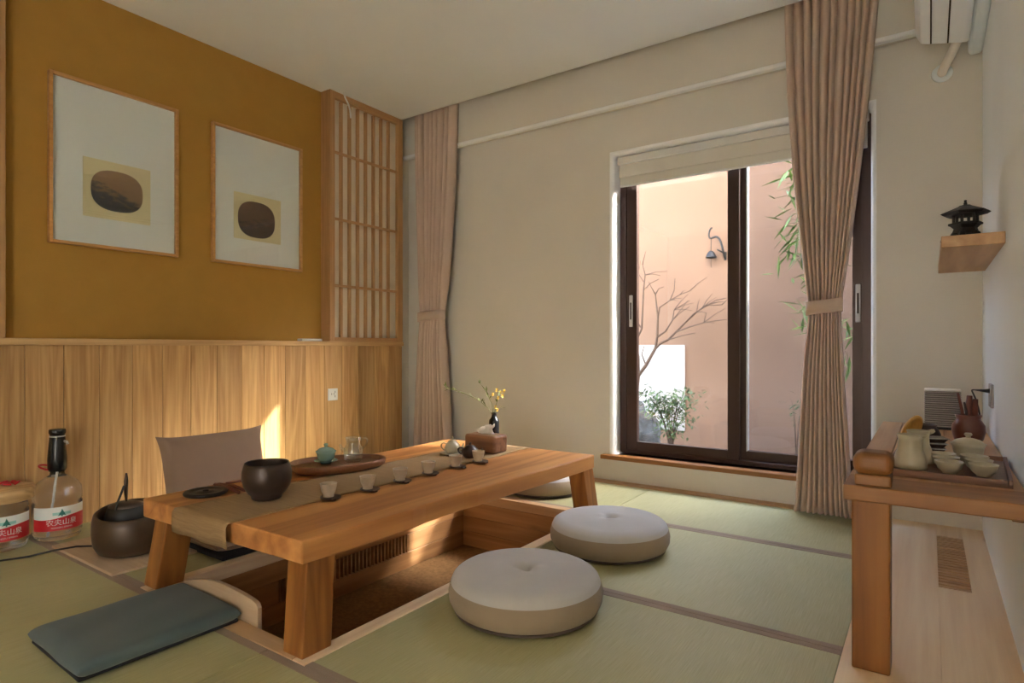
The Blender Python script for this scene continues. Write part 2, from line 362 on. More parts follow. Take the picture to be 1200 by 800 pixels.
# pit
struct(box('floor_pit', M['pitmat'], PX0 - .02, PX1 + .02, PY0 - .02, PY1 + .02, PZ - .03, PZ), 'brown woven carpet on the bottom of the leg pit')
def planked(name, mat, axis, fixed, thick, a0, a1, label):
    root = thing(name, (0, 0, 0), label, None); root['kind'] = 'structure'
    n = 3; zz = [PZ, -.23, -.14, -.0505]
    for i in range(n):
        z0, z1 = zz[i] + .0008, zz[i + 1] - .0008
        if axis == 'x': box('board', mat, a0, a1, min(fixed, fixed + thick), max(fixed, fixed + thick), z0, z1, root, .0015, 1)
        else: box('board', mat, min(fixed, fixed + thick), max(fixed, fixed + thick), a0, a1, z0, z1, root, .0015, 1)
    return root
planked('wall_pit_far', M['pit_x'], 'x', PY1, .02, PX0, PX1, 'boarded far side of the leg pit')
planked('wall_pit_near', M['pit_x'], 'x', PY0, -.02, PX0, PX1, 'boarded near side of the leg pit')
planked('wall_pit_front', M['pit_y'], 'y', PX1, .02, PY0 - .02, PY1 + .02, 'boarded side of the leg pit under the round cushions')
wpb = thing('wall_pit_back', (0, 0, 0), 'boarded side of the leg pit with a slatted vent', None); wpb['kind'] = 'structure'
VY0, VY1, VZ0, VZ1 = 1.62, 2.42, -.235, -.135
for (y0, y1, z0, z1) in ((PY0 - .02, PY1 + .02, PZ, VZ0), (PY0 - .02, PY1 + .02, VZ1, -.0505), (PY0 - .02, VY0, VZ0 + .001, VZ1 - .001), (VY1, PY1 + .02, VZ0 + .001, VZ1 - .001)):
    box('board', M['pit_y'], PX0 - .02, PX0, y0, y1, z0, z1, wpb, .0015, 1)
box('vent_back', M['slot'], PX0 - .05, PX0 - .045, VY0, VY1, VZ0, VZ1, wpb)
sl = None
for k in range(32):
    y = VY0 + (k + .5) * (VY1 - VY0) / 32
    if sl is None:
        sl = box('vent_slat', M['pit_y'], -.022, -.001, -.0045, .0045, VZ0, VZ1, wpb); sl.location = (PX0, y, 0)
    else:
        q = sl.copy(); COL.objects.link(q); q.location = (PX0, y, 0)
# small dark slot on the near pit side board seen past the near leg
box('slot', M['slot'], PX0 - .001, PX0 + .003, 1.40, 1.415, -.20, -.10, wpb)
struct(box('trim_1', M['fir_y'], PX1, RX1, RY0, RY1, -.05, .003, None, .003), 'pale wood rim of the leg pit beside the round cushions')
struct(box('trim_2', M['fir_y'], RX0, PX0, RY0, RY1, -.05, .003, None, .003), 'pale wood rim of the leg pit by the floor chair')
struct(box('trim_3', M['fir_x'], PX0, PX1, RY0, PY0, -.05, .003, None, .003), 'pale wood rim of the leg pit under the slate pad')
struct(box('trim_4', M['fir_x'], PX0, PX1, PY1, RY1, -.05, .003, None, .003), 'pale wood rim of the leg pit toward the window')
struct(box('trim_5', M['fir_x'], -3.57, PLX, 3.655, YW, -.05, .006, None, .003), 'wood strip along the foot of the window wall')
# platform
plat = thing('floor_platform', (0, 0, 0), 'pale fir boards along the right wall', None); plat['kind'] = 'structure'
GX0, GX1, GY0, GY1 = .028, .128, 2.77, 3.53
box('board', M['fir_y'], PLX, GX0, YB, YW, -.05, .004, plat, .0012, 1)
box('board', M['fir_y'], GX1, XR, YB, YW, -.05, .004, plat, 0)
box('board', M['fir_y'], GX0, GX1, YB, GY0, -.05, .004, plat, 0)
box('board', M['fir_y'], GX0, GX1, GY1, YW, -.05, .004, plat, 0)
box('vent_back', M['slot'], GX0, GX1, GY0, GY1, -.05, -.045, plat)
sl = None
ns = 21
for k in range(ns):
    y = GY0 + (k + .5) * (GY1 - GY0) / ns
    if sl is None:
        sl = box('vent_slat', M['fir_x'], GX0, GX1, -.0095, .0095, -.012, .003, plat); sl.location = (0, y, 0)
    else:
        q = sl.copy(); COL.objects.link(q); q.location = (0, y, 0)

# walls
HX0, HX1, HZ0, HZ1 = -1.755, -0.258, 0.178, 2.192
def wall_hole(name, mat, xs, zs, y0, y1):
    bm = bmesh.new(); V = {}
    for yi, y in enumerate((y0, y1)):
        for i, x in enumerate(xs):
            for k, z in enumerate(zs): V[yi, i, k] = bm.verts.new((x, y, z))
    for i in range(3):
        for k in range(3):
            if i == 1 and k == 1: continue
            for yi in (0, 1): bm.faces.new([V[yi, i, k], V[yi, i + 1, k], V[yi, i + 1, k + 1], V[yi, i, k + 1]])
    def side(a, b): bm.faces.new([V[0, *a], V[0, *b], V[1, *b], V[1, *a]])
    for i in range(3): side((i, 0), (i + 1, 0)); side((i, 3), (i + 1, 3))
    for k in range(3): side((0, k), (0, k + 1)); side((3, k), (3, k + 1))
    side((1, 1), (2, 1)); side((1, 2), (2, 2)); side((1, 1), (1, 2)); side((2, 1), (2, 2))
    bmesh.ops.recalc_face_normals(bm, faces=bm.faces)
    me = bpy.data.meshes.new(name); bm.to_mesh(me); bm.free(); me.materials.append(mat); me.materials.append(M['reveal'])
    for p in me.polygons:
        c = p.center
        if xs[1] - .001 <= c.x <= xs[2] + .001 and zs[1] - .001 <= c.z <= zs[2] + .001: p.material_index = 1
    o = link(name, me, None, .026, 4); o.modifiers['bevel'].material = 1
    return o
struct(wall_hole('wall_window', M['paint'], (XL - .2, HX0, HX1, XR + .2), (-.2, HZ0, HZ1, 3.1), YW, YW + .25), 'beige plaster wall with the window opening')
struct(box('wall_left', M['mustard'], XL - .2, XL, YB, 2.85, -.2, 3.1), 'mustard wallpapered wall above the wood dado')
struct(box('wall_left_end', M['paint'], XL - .2, XL, 2.85, YW, -.2, 3.1), 'plaster end of the left wall behind the curtain')
struct(MB().box(XR, XR + .2, -1.75, YW, -.2, 3.1).box(XR, XR + .2, YB, -1.75, 2.1, 3.1).build('wall_right', M['paint_white']), 'pale plaster wall beside the console with an added daylight opening behind the viewer')  # opening past the camera is invented, to fill the near side with daylight
# back of the room: closed plaster wall
struct(MB().box(XL - .2, XR + .2, YB - .12, YB, -.2, 3.1).build('wall_back', M['paint']), 'plaster wall behind the viewer')
struct(box('wall_sky_block', M['extwall'], XL - .2, XR + .2, 0.5, YW + .25, 3.1, 6.5), 'unseen upper block added above the room to shade the garden wall')  # added storey, out of view, keeps sky light off the garden wall
ce = struct(box('ceiling', M['ceil'], XL - .2, XR + .2, YB - .12, 3.56, ZC, 3.1), 'plain beige ceiling')
struct(box('ceiling_recess', M['ceil'], XL - .2, XR + .2, 3.56, YW + .25, 2.95, 3.1), 'curtain pocket above the window wall')
struct(box('trim_6', M['paint'], XL, XR, 3.665, YW, 2.487, 2.95, None, .015, 3), 'shallow plaster beam across the window wall')
struct(box('trim_11', M['reveal'], XL, XR, 3.655, 3.70, 2.480, 2.506, None, .009, 3), 'white rounded strip along the beam')  # thin strip, whiter than the beam behind it
struct(box('trim_7', M['paint_white'], .155, XR, -1.0, YW, 2.335, ZC, None, .02, 3), 'plaster boxing above the right wall')
# dado
dado = thing('wall_dado', (0, 0, 0), 'vertical ash boards along the lower left wall', None); dado['kind'] = 'structure'
y = 1.055 - .1585 * 16
pl = None; k = 0
while y < 3.575:
    y1 = min(y + .1585, 3.575)
    box('dado_board', M['wainscot'], XL, XF - .014, y + .001, y1 - .001, 0, .912, dado, .0018, 1)
    y = y1
struct(box('trim_8', M['wains_h'], XL, XF, YB, 3.58, .912, .945, None, .003), 'ash cap rail on top of the dado boards')
struct(box('trim_9', M['lattice'], XL, XL + .06, .93, .99, .945, ZC, None, .003), 'wooden upright at the edge of the mustard wall')

# shoji lattice panel
sh = thing('shoji_panel', (XF - .05, 3.2, .945), 'wooden lattice panel with pale paper above the dado by the curtain', 'screen')
def loc_parent(o, root):
    o.parent = root; o.matrix_parent_inverse = Matrix.Translation(-Vector(root.location)) ; return o
def sbox(name, mat, *a, **k):
    o = box(name, mat, *a, **k); loc_parent(o, sh); return o
SY0, SY1 = 2.837, 3.569
sbox('side_panel', M['lattice'], XL, XF - .02, SY0, SY0 + .02, .945, ZC)
sbox('stile', M['lattice'], XF - .03, XF, SY0, SY0 + .045, .945, ZC, bevel=.002)
sbox('stile', M['lattice'], XF - .03, XF, SY1 - .055, SY1, .945, ZC, bevel=.002)
sbox('rail', M['lattice_y'], XF - .03, XF - .001, SY0 + .045, SY1 - .055, ZC - .05, ZC, bevel=.002)
sbox('rail', M['lattice_y'], XF - .03, XF - .001, SY0 + .045, SY1 - .055, .945, .975, bevel=.002)
sbox('paper', M['paper'], XF - .05, XF - .044, SY0 + .02, SY1 - .02, .95, ZC - .01)
for k in range(7):
    yc = SY0 + .045 + (k + 1) * (SY1 - SY0 - .10) / 8
    sbox('slat', M['lattice'], XF - .044, XF - .02, yc - .009, yc + .009, .975, ZC - .05, bevel=.001)
for z in (2.325, 1.84, 1.353):
    sbox('crossbar', M['lattice_y'], XF - .022, XF - .006, SY0 + .045, SY1 - .055, z - .009, z + .009, bevel=.001)
# loose cable hanging from the ceiling
p = onx(403, 100, XF + .03); q = ony(412, 134, p.y + .06)
cb = MB().tube(bez((p.x, p.y, ZC), (p.x, p.y + .01, ZC - .06), (p.x + .01, p.y + .05, ZC - .05), (p.x + .01, p.y + .055, ZC - .17), 10), .006, 8).build('ceiling_cable', M['white'])
tag(cb, 'short loose white cable hanging from the ceiling by the lattice', 'cable')
bx_ = box('remote_control', M['white'], XL + .02, XL + .075, 2.62, 2.79, .945, .962, None, .004); tag(bx_, 'small white remote lying on the dado ledge', 'remote')

# socket on the dado
pc = onx(389.5, 462, XF - .014)
so = thing('wall_socket', (XF - .014, pc.y, pc.z), 'white wall socket set in the ash dado boards', 'socket')
box('plate', M['white'], 0, .008, -.043, .043, -.043, .043, so, .003)
for (yy, zz, rx) in ((-.012, .004, 0), (.008, .004, 0), (.018, -.014, 25), (.018, .018, -25)):
    box('socket_slot', M['slot'], .0075, .0085, yy - .0018, yy + .0018, zz - .007, zz + .007, so)

# ------------------------------------------------------------------ window
win = thing('window_1', (0, 0, 0), 'brown aluminium sliding window onto the garden', None); win['kind'] = 'structure'
FY0, FY1 = 3.845, 3.945
fr = [(HX0 + .004, HX0 + .05, HZ0, HZ1), (HX1 - .05, HX1 - .004, HZ0, HZ1), (HX0 + .05, HX1 - .05, HZ0, HZ0 + .028), (HX0 + .05, HX1 - .05, HZ1 - .05, HZ1)]
for a in fr: box('frame', M['frame_alu'], a[0], a[1], FY0, FY1, a[2], a[3], win, .002)
def sash(x0, x1, y0, y1, z0, z1, lw, rw, bw, hx, gm='glass'):
    st = box('sash', M['frame_alu'], x0, x0 + lw, y0, y1, z0, z1, win, .002)
    box('stile', M['frame_alu'], x1 - rw, x1, y0, y1, z0, z1, st, .002)
    box('rail', M['frame_alu'], x0 + lw, x1 - rw, y0, y1, z0, z0 + bw, st, .002)
    box('rail', M['frame_alu'], x0 + lw, x1 - rw, y0, y1, z1 - bw, z1, st, .002)
    box('pane', M[gm], x0 + lw - .005, x1 - rw + .005, (y0 + y1) / 2 - .003, (y0 + y1) / 2 + .003, z0 + bw - .005, z1 - bw + .005, st)
    box('handle', M['white'], hx - .012, hx + .012, y0 - .012, y0, 1.04, 1.255, st, .004)
    box('handle_slot', M['dark'], hx - .005, hx + .005, y0 - .0125, y0 - .011, 1.09, 1.205, st)
    return st
sash(-1.705, -.962, 3.85, 3.888, .206, 2.14, .073, .071, .056, -1.672)
s2 = sash(-1.00, -.308, 3.895, 3.935, .206, 2.14, .071, .05, .056, -.33, 'glass2')
box('edge_strip', M['alu'], -.932, -.924, 3.89, 3.936, .26, 2.09, s2)
struct(box('trim_10', M['console_x'], -1.83, -.235, 3.695, 3.85, .150, .178, None, .003), 'wooden window sill board')
bl = thing('roller_blind', (0, 0, 0), 'cream roller blind drawn a hand down at the window head', 'blind')
box('cassette', M['white'], HX0 + .012, HX1 - .012, 3.775, 3.835, 2.135, 2.188, bl, .008, 3)
MB().box(HX0 + .02, HX1 - .02, 3.806, 3.809, 2.0, 2.14).build('fabric', M['blind'], bl)
box('fabric_fold', M['blind'], HX0 + .02, HX1 - .02, 3.79, 3.796, 2.05, 2.14, bl)
box('bottom_bar', M['white'], HX0 + .02, HX1 - .02, 3.798, 3.816, 1.988, 2.002, bl, .003)

# ------------------------------------------------------------------ curtains
def curtain(rows, folds, Yc, amp, label, tie_z):
    root = thing('curtain', (0, 0, 0), label, 'curtain', 'tied back curtains')
    nu, nv = folds * 12, 60
    zt, zb = rows[0][0], rows[-1][0]
    v = []; f = []
    def interp(z):
        for (z0, a0, b0), (z1, a1, b1) in zip(rows, rows[1:]):
            if z1 <= z <= z0:
                t = (z0 - z) / (z0 - z1)
                return a0 + (a1 - a0) * t, b0 + (b1 - b0) * t
        return rows[-1][1:]
    wd = [random.uniform(.7, 1.3) for _ in range(folds)]; tot = sum(wd); edges = [0]
    for q in wd: edges.append(edges[-1] + q / tot)
    am = [random.uniform(.75, 1.08) for _ in range(folds)]
    for j in range(nv + 1):
        z = zt + (zb - zt) * j / nv
        a, b = interp(z)
        squeeze = max(0.0, 1 - abs(z - tie_z) / .25)
        A = amp * (1 - .5 * squeeze)
        for i in range(nu + 1):
            k = min(i // 12, folds - 1); q = (i - 12 * k) / 12
            u = edges[k] + (edges[k + 1] - edges[k]) * q
            sv = abs(math.sin(math.pi * q)) ** .45          # broad rounded pleat, narrow valley
            x = a + (b - a) * u
            v.append((x, Yc + A - 2 * A * am[k] * sv, z))
    for j in range(nv):
        for i in range(nu):
            p = j * (nu + 1) + i; f.append((p, p + 1, p + nu + 2, p + nu + 1))
    MB().add(v, f, True).build('drape', M['curtain'], root, solid=.003)
    a, b = interp(tie_z); cx, hw = (a + b) / 2, (b - a) / 2 + .008
    mb = MB(); ring = []
    n = 40
    for j, dz in enumerate((-.036, .036)):
        for i in range(n):
            t = 2 * math.pi * i / n
            ct, st = math.cos(t), math.sin(t)
            ring.append((cx + hw * math.copysign(abs(ct) ** .6, ct), Yc + (amp * .8 + .006) * math.copysign(abs(st) ** .6, st), tie_z + dz + .010 * ct))
    mb.add(ring, [(i, (i + 1) % n, n + (i + 1) % n, n + i) for i in range(n)], True).build('tieback', M['curtain'], root, solid=.006)
    return root
def crows(Yc, L, Rr, ztop):
    rows = []
    for (xl, yl), (xr, yr) in zip(L, Rr):
        p, q = ony(xl, yl, Yc), ony(xr, yr, Yc); rows.append(((p.z + q.z) / 2, p.x, q.x))
    rows.insert(0, (ztop, rows[0][1], rows[0][2])); rows.append((.012, rows[-1][1] - .004, rows[-1][2] + .004))
    return rows
curtain(crows(3.613, [(486, 140), (487, 200), (490, 300), (492, 370), (491, 390), (485, 510)], [(533, 128), (531, 200), (525, 300), (519, 370), (519, 390), (526, 510)], 2.93), 8, 3.613, .046, 'dusty pink curtain tied back beside the wooden lattice panel', 1.152)
curtain(crows(3.608, [(919, 15), (922, 100), (929, 200), (940, 300), (947, 358), (947, 375), (940, 450), (935, 540), (931, 596)], [(1029, 8), (1020, 100), (1008, 200), (994, 300), (985, 356), (985, 375), (989, 450), (995, 540), (999, 604)], 2.93), 11, 3.608, .043, 'dusty pink curtain tied back in front of the window', 1.117)

# ------------------------------------------------------------------ pictures
def picture(y0, y1, z0, z1, card, oval, art, label):
    cy, cz = (y0 + y1) / 2, (z0 + z1) / 2
    r = thing('framed_picture', (XL, cy, cz), label, 'picture', 'framed pictures on the mustard wall')
    hw, hh, fw, d = (y1 - y0) / 2, (z1 - z0) / 2, .016, .03
    box('frame_bar', M['frame_w'], 0, d, -hw, -hw + fw, -hh, hh, r, .0015, 1)
    box('frame_bar', M['frame_w'], 0, d, hw - fw, hw, -hh, hh, r, .0015, 1)
    box('frame_bar', M['frame_w'], 0, d, -hw + fw, hw - fw, -hh, -hh + fw, r, .0015, 1)
    box('frame_bar', M['frame_w'], 0, d, -hw + fw, hw - fw, hh - fw, hh, r, .0015, 1)
    box('mat_board', M['matboard'], .004, .010, -hw + fw, hw - fw, -hh + fw, hh - fw, r)
    c = [card[0] - cy, card[1] - cy, card[2] - cz, card[3] - cz]
    box('card', M['card'], .010, .0115, *c, r)
    oy, oz = (oval[0] + oval[1]) / 2 - cy, (oval[2] + oval[3]) / 2 - cz
    ra, rb = (oval[1] - oval[0]) / 2, (oval[3] - oval[2]) / 2
    pts = []
    for i in range(48):
        t = 2 * math.pi * i / 48; ct, st = math.cos(t), math.sin(t)
        pts.append((ra * math.copysign(abs(ct) ** .78, ct), rb * math.copysign(abs(st) ** .78, st)))
    mb = MB().add([(0, p[0], p[1]) for p in pts] + [(.001, p[0], p[1]) for p in pts],
                  [tuple(range(48))[::-1], tuple(range(48, 96))] + [(i, (i + 1) % 48, 48 + (i + 1) % 48, 48 + i) for i in range(48)])
    o = mb.build('painting', M[art], r); o.location = (.0116, oy, oz)
    box('glass', M['picglass'], .021, .0225, -hw + fw, hw - fw, -hh + fw, hh - fw, r)
picture(1.172, 1.806, 1.430, 2.296, (1.324, 1.657, 1.592, 1.903), (1.360, 1.616, 1.638, 1.857), 'art1', 'oak framed oval landscape painting with dark trees on a cream card')
picture(2.012, 2.658, 1.430, 2.294, (2.158, 2.496, 1.600, 1.897), (2.185, 2.450, 1.62, 1.855), 'art2', 'oak framed oval dark brown painting hung next to the lattice panel')

# ------------------------------------------------------------------ tea table
T = .345
tb = thing('tea_table', (-1.93, 1.95, 0), 'long low solid wood tea table with splayed square legs over the pit', 'table')
tloc = Vector(tb.location)
def tl(p): return tuple(Vector(p) - tloc)
top = MB()
poly = [(-1.478, 1.082)]
for i in range(1, 24):       # gently uneven live edge along the front
    t = i / 24; poly.append((-1.478 + .05 * t + .006 * math.sin(9 * t) + (.010 if .28 < t < .42 else 0) * -1, 1.082 + 1.735 * t))
poly += [(-1.428, 2.817), (-2.40, 2.80), (-2.385, 1.058)]
top.prism([(p[0] - tloc.x, p[1] - tloc.y) for p in poly], .276, T)
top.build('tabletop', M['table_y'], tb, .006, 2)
def leg(bx, by, sx, sy):    # outer base corner, directions inward
    lw, ld = .092, .104; ax, ay = .0875 * .276, .127 * .276
    b = [(bx, by), (bx + sx * lw, by), (bx + sx * lw, by + sy * ld), (bx, by + sy * ld)]
    t = [(p[0] + sx * ax, p[1] + sy * ay) for p in b]
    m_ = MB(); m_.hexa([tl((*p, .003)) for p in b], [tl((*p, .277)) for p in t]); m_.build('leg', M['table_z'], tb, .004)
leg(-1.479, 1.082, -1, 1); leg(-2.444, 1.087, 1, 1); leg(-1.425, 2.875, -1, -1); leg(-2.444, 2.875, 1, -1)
MB().box(*[a - b for a, b in zip((-2.28, -1.58), (tloc.x,) * 2)], 1.16 - tloc.y, 1.20 - tloc.y, .24, .2765).build('cross_rail', M['table_y'], tb, .003)
MB().box(*[a - b for a, b in zip((-2.28, -1.58), (tloc.x,) * 2)], 2.68 - tloc.y, 2.72 - tloc.y, .24, .2765).build('cross_rail', M['table_y'], tb, .003)
# runner
prof = [(1.046, .268), (1.043, .30), (1.044, .335), (1.052, .3465), (1.075, .3475)] + [(1.1 + i * (2.80 - 1.1) / 40, .3472) for i in range(41)]
v = []; f = []; nx = 14
for j, (yy, zz) in enumerate(prof):
    for i in range(nx + 1):
        x = -2.14 + .33 * i / nx
        v.append((x + .02 * max(0, .34 - zz) * (i / nx - .5) * 8, yy - (.004 * math.sin(i * .9) if zz < .33 else 0), zz + .0006 * math.sin(i * 2.1 + j)))
for j in range(len(prof) - 1):
    for i in range(nx):
        p = j * (nx + 1) + i; f.append((p, p + 1, p + nx + 2, p + nx + 1))
ru = MB().add(v, f, True).build('table_runner', M['runner'], None, solid=.0025)
tag(ru, 'woven linen runner laid along the tea table and over its near end', 'runner')
TR = .3495      # top of the runner

# cups with saucers
cup_prof = [(0, 0), (.019, 0), (.020, .004), (.0185, .006), (.026, .022), (.0305, .047), (.0315, .049), (.030, .049), (.0285, .046), (.0235, .020), (.015, .010), (0, .009)]
cups = [(385, 585.5), (431, 576), (469, 566), (502, 557), (534, 549), (560.5, 543)]
words = ['standing nearest the bronze bowl', 'second in the row after the bronze bowl', 'third in the row after the bronze bowl', 'fourth in the row after the bronze bowl', 'fifth in the row after the bronze bowl', 'in front of the dark teapot']
first = None
for (px, py), wd in zip(cups, words):
    p = onz(px, py - 1, T)
    sa = MB().lathe([(0, 0), (.034, 0), (.040, .003), (.041, .006), (.038, .005), (.03, .0035), (0, .0035)], (0, 0, 0), 28, sx=1.0, sy=.92).build('coaster', M['darkwood'])
    MB().box(.030, .052, -.008, .008, .001, .006).build('tab', M['darkwood'], sa, .002)
    zb = TR if p.x < -1.83 else T + .0006
    sa.location = (p.x + .012, p.y, TR + .0008); sa.rotation_euler = (0, 0, R(-20 + random.uniform(-15, 15)))
    tag(sa, 'round dark wood coaster under the cup ' + wd, 'coaster', 'coasters on the tea table')
    c = MB().lathe(cup_prof, (0, 0, 0), 32).build('tea_cup', M['ceramic']); c.location = (p.x, p.y, TR + .0048)
    tag(c, 'small cream stoneware tea cup ' + wd, 'cup', 'tea cups on the tea table')

# bronze bowl
p = onz(307, 586, T)
bo = thing('brazier_bowl', (p.x, p.y + .02, TR + .001), 'dark bronze round bowl standing on the runner', 'bowl')
MB().lathe([(0, .0), (.050, 0), (.053, .004), (.053, .012), (.066, .022), (.080, .046), (.087, .075), (.086, .100), (.080, .120), (.077, .127), (.073, .128), (.072, .122), (.078, .100), (.078, .070), (.060, .035), (0, .028)], (0, 0, 0), 56).build('body', M['bronze'], bo)
MB().lathe([(.0785, .1255), (.076, .1305), (.0735, .1285)], (0, 0, 0), 56).build('rim', M['bronze'], bo)
p = onz(241, 579, T)
dl = thing('kettle_lid', (p.x, p.y, T + .0005), 'flat black iron disc lying on the bare table corner', 'disc')
MB().lathe([(0, 0), (.070, 0), (.076, .004), (.077, .010), (.073, .014), (.058, .013), (.054, .010), (.03, .010), (.026, .013), (0, .013)], (0, 0, 0), 40).build('plate', M['black'], dl)
MB().lathe([(0, .012), (.012, .012), (.010, .018), (0, .019)], (0, 0, 0), 20).build('boss', M['black'], dl)
a, b_ = onz(252, 570, T), onz(280, 580, T)
tg = thing('tea_tongs', (b_.x, b_.y, T), 'dark carved tea tongs lying beside the bronze bowl', 'tongs')
d = a - b_
MB().tube([(0, .0, .010), tuple(d * .4 + Vector((0, .004, .012))), tuple(d + Vector((0, 0, .009)))], [.006, .008, .007], 8).build('arm', M['reddish'], tg)
MB().tube([(-.01, .03, .010), tuple(d * .5 + Vector((.0, .03, .013))), tuple(d + Vector((.005, .012, .009)))], [.005, .007, .006], 8).build('arm', M['reddish'], tg)
a = onz(268, 568, T); 
st_ = MB().tube([(0, 0, .004), (.02, .20, .005), (.01, .36, .004)], [.005, .005, .003], 8).build('tea_pick', M['reddish']); st_.location = (a.x - .02, a.y, T); tag(st_, 'thin reddish wood tea pick along the back edge of the table', 'tea pick')

# oval tray with gaiwan and glass pot
a, b_ = onz(340, 553, T + .02), onz(452, 541, T + .02)
cc = (a + b_) / 2; L = (b_ - a).length / 2; ang = math.atan2((b_ - a).y, (b_ - a).x)
tr = thing('oval_tray', (cc.x - .03, cc.y + .02, TR), 'oval dark wood serving tray holding a gaiwan and a glass pot', 'tray', rz=ang)
def oval(n, la, lb, z, e=.86):
    out = []
    for i in range(n):
        t = 2 * math.pi * i / n; ct, st = math.cos(t), math.sin(t)
        out.append((la * math.copysign(abs(ct) ** e, ct), lb * math.copysign(abs(st) ** e, st) * (1 - .18 * ct), z))
    return out
n = 56; W = .142
rings = [oval(n, L * .90, W * .86, .002), oval(n, L * .98, W * .97, .014), oval(n, L, W, .034), oval(n, L * .985, W * .975, .040), oval(n, L * .95, W * .93, .037), oval(n, L * .93, W * .90, .022), oval(n, L * .90, W * .87, .019)]
v = [p for r in rings for p in r]; f = []
for k in range(len(rings) - 1):
    for i in range(n): f.append((k * n + i, k * n + (i + 1) % n, (k + 1) * n + (i + 1) % n, (k + 1) * n + i))
f.append(tuple(range(n))[::-1]);
MB().add(v, f, True).build('rim', M['walnut_x'], tr)
MB().prism([(q[0], q[1]) for q in oval(n, L * .905, W * .875, 0)], .006, .0195).build('tray_floor', M['walnut'], tr)
ZT = TR + .0197
p = onz(382, 543, ZT)
ga = thing('gaiwan', (p.x, p.y, ZT), 'turquoise glazed lidded gaiwan on the oval tray', 'gaiwan')
def gaiwan(root, mat, s=1.0):
    MB().lathe([(0, .004), (.024 * s, .004), (.030 * s, .008), (.052 * s, .015), (.053 * s, .017), (.03 * s, .013), (0, .012)], (0, 0, 0), 36).build('saucer', mat, root)
    MB().lathe([(0, 0), (.022 * s, 0), (.022 * s, .004), (0, .004)], (0, 0, 0), 24).build('foot', mat, root)
    MB().lathe([(0, .013), (.026 * s, .013), (.033 * s, .018), (.039 * s, .030), (.041 * s, .046), (.047 * s, .058), (.044 * s, .058), (.037 * s, .046), (0, .03)], (0, 0, 0), 36).build('bowl', mat, root)
    li = MB().lathe([(.040 * s, .055), (.043 * s, .059), (.032 * s, .069), (.014 * s, .075), (0, .076)], (0, 0, 0), 36).build('lid', mat, root)
    MB().lathe([(.007 * s, .074), (.006 * s, .080), (.011 * s, .087), (.008 * s, .092), (0, .092)], (0, 0, 0), 20).build('knob', mat, li)
gaiwan(ga, M['celadon'], .98)
p = onz(414, 540.5, ZT)
gp = thing('glass_pot', (p.x, p.y, ZT), 'clear glass pouring pot on the oval tray', 'pot')
gpr = [(0, .0), (.033, 0), (.040, .01), (.045, .035), (.043, .062), (.033, .078), (.031, .095), (.036, .112), (.034, .112), (.0295, .096), (.031, .079), (.041, .062), (.043, .035), (.038, .012), (0, .004)]
MB().lathe(gpr, (0, 0, 0), 40).build('body', M['potglass'], gp)
MB().lathe([(.034, .109), (.037, .112), (.034, .115)], (0, 0, 0), 40).build('rim', M['potglass'], gp)
rt = Vector((_c, _s, 0))
MB().tube([tuple(rt * r_ + Vector((0, 0, z))) for r_, z in ((.034, .10), (.055, .112), (.066, .10), (.062, .08), (.043, .062))], .005, 10).build('handle', M['potglass'], gp)
MB().tube([tuple(rt * -r_ + Vector((0, 0, z))) for r_, z in ((.040, .05), (.056, .062), (.064, .080))], [.011, .008, .006], 10).build('spout', M['potglass'], gp)

# teapots
def teapot(loc, R_, Hh, mat, rz, label, saucer=None):
    r = thing('teapot', loc, label, 'teapot', rz=rz)
    z0 = 0
    if saucer:
        MB().lathe([(0, 0), (.045, 0), (.062, .006), (.064, .009), (.05, .006), (0, .006)], (0, 0, 0), 36).build('saucer', saucer, r); z0 = .0065
    MB().lathe([(0, z0), (R_ * .62, z0), (R_ * .85, z0 + Hh * .2), (R_, z0 + Hh * .5), (R_ * .9, z0 + Hh * .78), (R_ * .62, z0 + Hh * .95), (R_ * .58, z0 + Hh), (0, z0 + Hh)], (0, 0, 0), 36).build('body', mat, r)
    li = MB().lathe([(R_ * .60, z0 + Hh * .985), (R_ * .6, z0 + Hh * 1.02), (R_ * .38, z0 + Hh * 1.14), (0, z0 + Hh * 1.18)], (0, 0, 0), 32).build('lid', mat, r)
    MB().lathe([(R_ * .10, z0 + Hh * 1.16), (R_ * .09, z0 + Hh * 1.24), (R_ * .17, z0 + Hh * 1.33), (R_ * .1, z0 + Hh * 1.40), (0, z0 + Hh * 1.41)], (0, 0, 0), 16).build('knob', mat, li)
    MB().tube([(R_ * .85, 0, z0 + Hh * .35), (R_ * 1.25, 0, z0 + Hh * .5), (R_ * 1.45, 0, z0 + Hh * .85)], [R_ * .24, R_ * .16, R_ * .10], 12).build('spout', mat, r)
    MB().tube(bez((-R_ * .82, 0, z0 + Hh * .82), (-R_ * 1.6, 0, z0 + Hh * 1.1), (-R_ * 1.7, 0, z0 + Hh * .3), (-R_ * .85, 0, z0 + Hh * .28), 12), R_ * .10, 10).build('handle', mat, r)
    return r
p = onz(532, 533.5, T); teapot((p.x - .01, p.y, TR + .0008), .040, .060, M['celadonwhite'], TH, 'cream glazed teapot on a saucer beside the dark teapot', M['celadonwhite'])
p = onz(551, 537, T); teapot((p.x, p.y, TR + .0008), .044, .054, M['darkclay'], R(20), 'dark brown clay teapot between the cream teapot and the tissue box')
